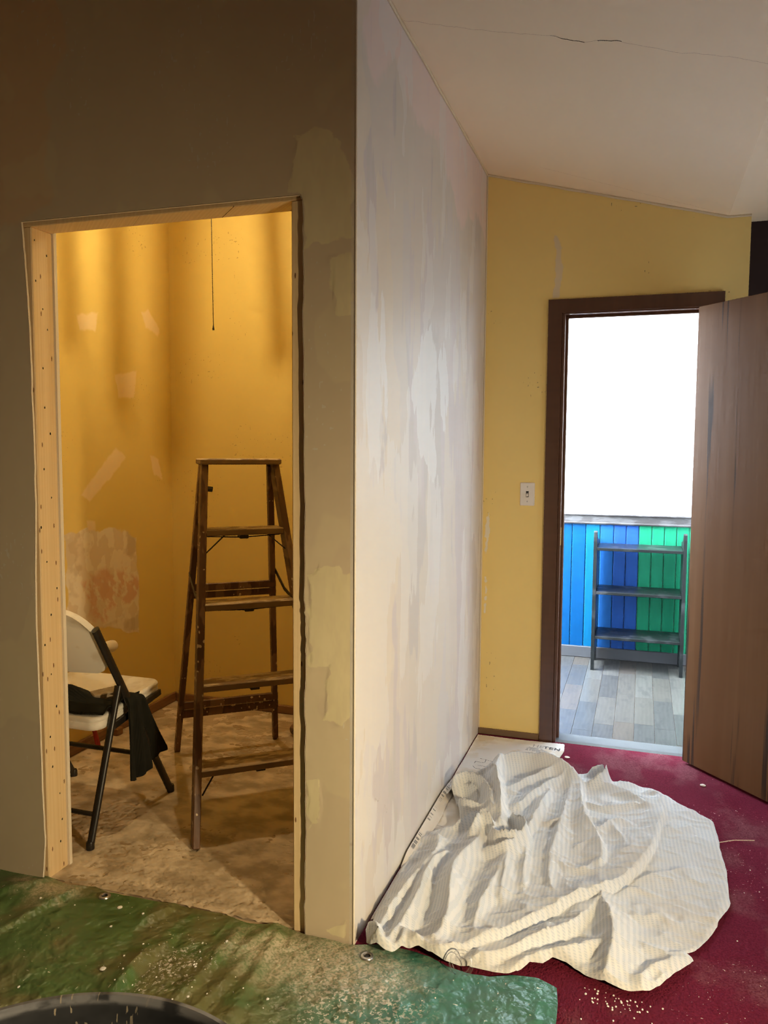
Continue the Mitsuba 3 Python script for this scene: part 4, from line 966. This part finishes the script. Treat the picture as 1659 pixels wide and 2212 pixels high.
uvs = np.column_stack([flat[:, 0] + .05 * flat[:, 1] + .35 * flat[:, 2], flat[:, 1] + .4 * flat[:, 2]])
add('cloth_sheet', sm, 'm_sheet', True, uv=uvs); tag('cloth_sheet', 'crumpled white seersucker sheet used as a drop cloth on the red carpet', 'sheet')

# clear plastic lid by the hem of the sheet
scene['m_clear'] = {'type': 'thindielectric', 'int_ior': 1.45}
scene['m_clear_rim'] = {'type': 'dielectric', 'int_ior': 1.45}
M = trimesh.transformations.translation_matrix([-.412, 1.950, .034]) @ trimesh.transformations.rotation_matrix(math.radians(58), [1, .12, 0])
tag('plastic_lid', 'clear round plastic lid propped against the front hem of the sheet', 'lid')
d = lathe([(0, .002), (.021, .002), (.0225, .005), (.0265, .005), (.0285, 0), (.0305, 0)], 56); d.apply_transform(M); add('plastic_lid__disc', d, 'm_clear', True)
for rr, zz, w in ((.0305, 0, .0016), (.0222, .004, .0009)):
    ring_ = trimesh.creation.torus(rr, w, 64, 10); ring_.apply_translation([0, 0, zz]); ring_.apply_transform(M)
    add('plastic_lid__rim', ring_, 'm_clear_rim', True)

# ------------------------------------------------------------------ tub, chips, litter
def tub_col(p, n, uv):
    c = mix([.018, .019, .022], [.040, .042, .047], fbm(p.x * 30, p.y * 30, p.z * 30, 3))
    a = dr.atan2(p.y - .765, p.x + .755)
    worn = smoothstep(.405, .414, p.z) * smoothstep(.25, .60, fbm(a * 9, p.z * 60, 2.0, 4))
    c = mix(c, [.21, .215, .23], .8 * worn)
    drip = smoothstep(.74, .78, fbm(a * 40, p.z * 40, 3.0, 3)) * smoothstep(.35, .39, p.z) * smoothstep(1.62, 1.8, a)
    return mix(c, [.36, .31, .23], .8 * drip)
mat('m_tub', proc(tub_col), .42, .5)
TB = (-.755, .765, 0)
prof = [(0, .012), (.30, .012), (.318, .03), (.352, .400), (.356, .414), (.362, .420), (.370, .419), (.376, .410), (.376, .384), (.366, .380), (.360, .384), (.325, .02), (.31, .004), (0, .004)]
tag('black_tub', 'large black plastic tub with splashed rim standing on the green tarp', 'tub')
tb = lathe(prof, 120, TB); tb.invert()
add('black_tub__body', tb, 'm_tub', 35)
mat('m_plaster', (.78, .75, .70), .9, .1)
def chip(key, x, y, r, z=.0, sd=0, fl=.35):
    s = trimesh.creation.icosphere(2, r); q = np.array(s.vertices)
    q *= (1 + .5 * (meshkit.fbm(q / r * 1.3 + sd, 2, sd) - .5))[:, None]; q[:, 2] *= fl
    s.vertices = q + [x, y, z + r * fl * .9]
    return add(key, s, 'm_plaster', True)
chip('plaster_chip', -.281, 3.552, .011, 0, 1); tag('plaster_chip', 'oval white plaster chip on the carpet beside the carton', 'plaster chip')
k = chip('plaster_chip', .278, 3.427, .011, 0, 2); tag(k, 'white plaster chip on the carpet in front of the open door', 'plaster chip')
cr = []
for i in range(230):
    if i < 60: x, y, z, r = -.02 + g.normal(0, .055), 1.975 + g.normal(0, .03), 0, .0009 + .0014 * g.random()
    elif i < 110: x, y, z, r = g.uniform(.0, .62), g.uniform(2.0, 3.3), 0, .0008 + .0010 * g.random()
    else:
        x, y = (-1.12 + g.normal(0, .09), 1.72 + g.normal(0, .07)) if i < 170 else (g.uniform(-2.0, -.3), g.uniform(1.5, 1.93))
        z, r = float(tarp_z(np.array([x]), np.array([y]))[0]), .0007 + .0022 * g.random() ** 3
    if POLY.contains(Point(x, y)): continue
    s = trimesh.creation.icosphere(1, r); q = np.array(s.vertices) * [1, 1.3, .6] * (1 + .5 * g.random((len(s.vertices), 1))); s.vertices = q + [x, y, z + r * .5]
    cr.append(s)
add('plaster_crumbs', cat(*cr), 'm_plaster'); tag('plaster_crumbs', 'tiny plaster crumbs scattered over the carpet and tarp', 'plaster crumbs', kind='stuff')
for i, (x, y, r, l) in enumerate([(-1.80, 1.80, .012, 'cream paint flake near the left end of the green tarp'), (-1.44, 1.91, .008, 'pale flake on the tarp below the left brass ring'), (-1.305, 1.655, .008, 'white chip on the tarp just beyond the tub rim')]):
    k = chip('paint_flake', x, y, r, float(tarp_z(np.array([x]), np.array([y]))[0]), 10 + i, .25); tag(k, l, 'paint flake')
add('straw', tube([(.298, 2.929, .004), (.35, 2.958, .007), (.419, 2.985, .004)], .0014, 6), 'm_trim_white'); tag('straw', 'thin pale straw lying on the carpet right of the sheet', 'straw')
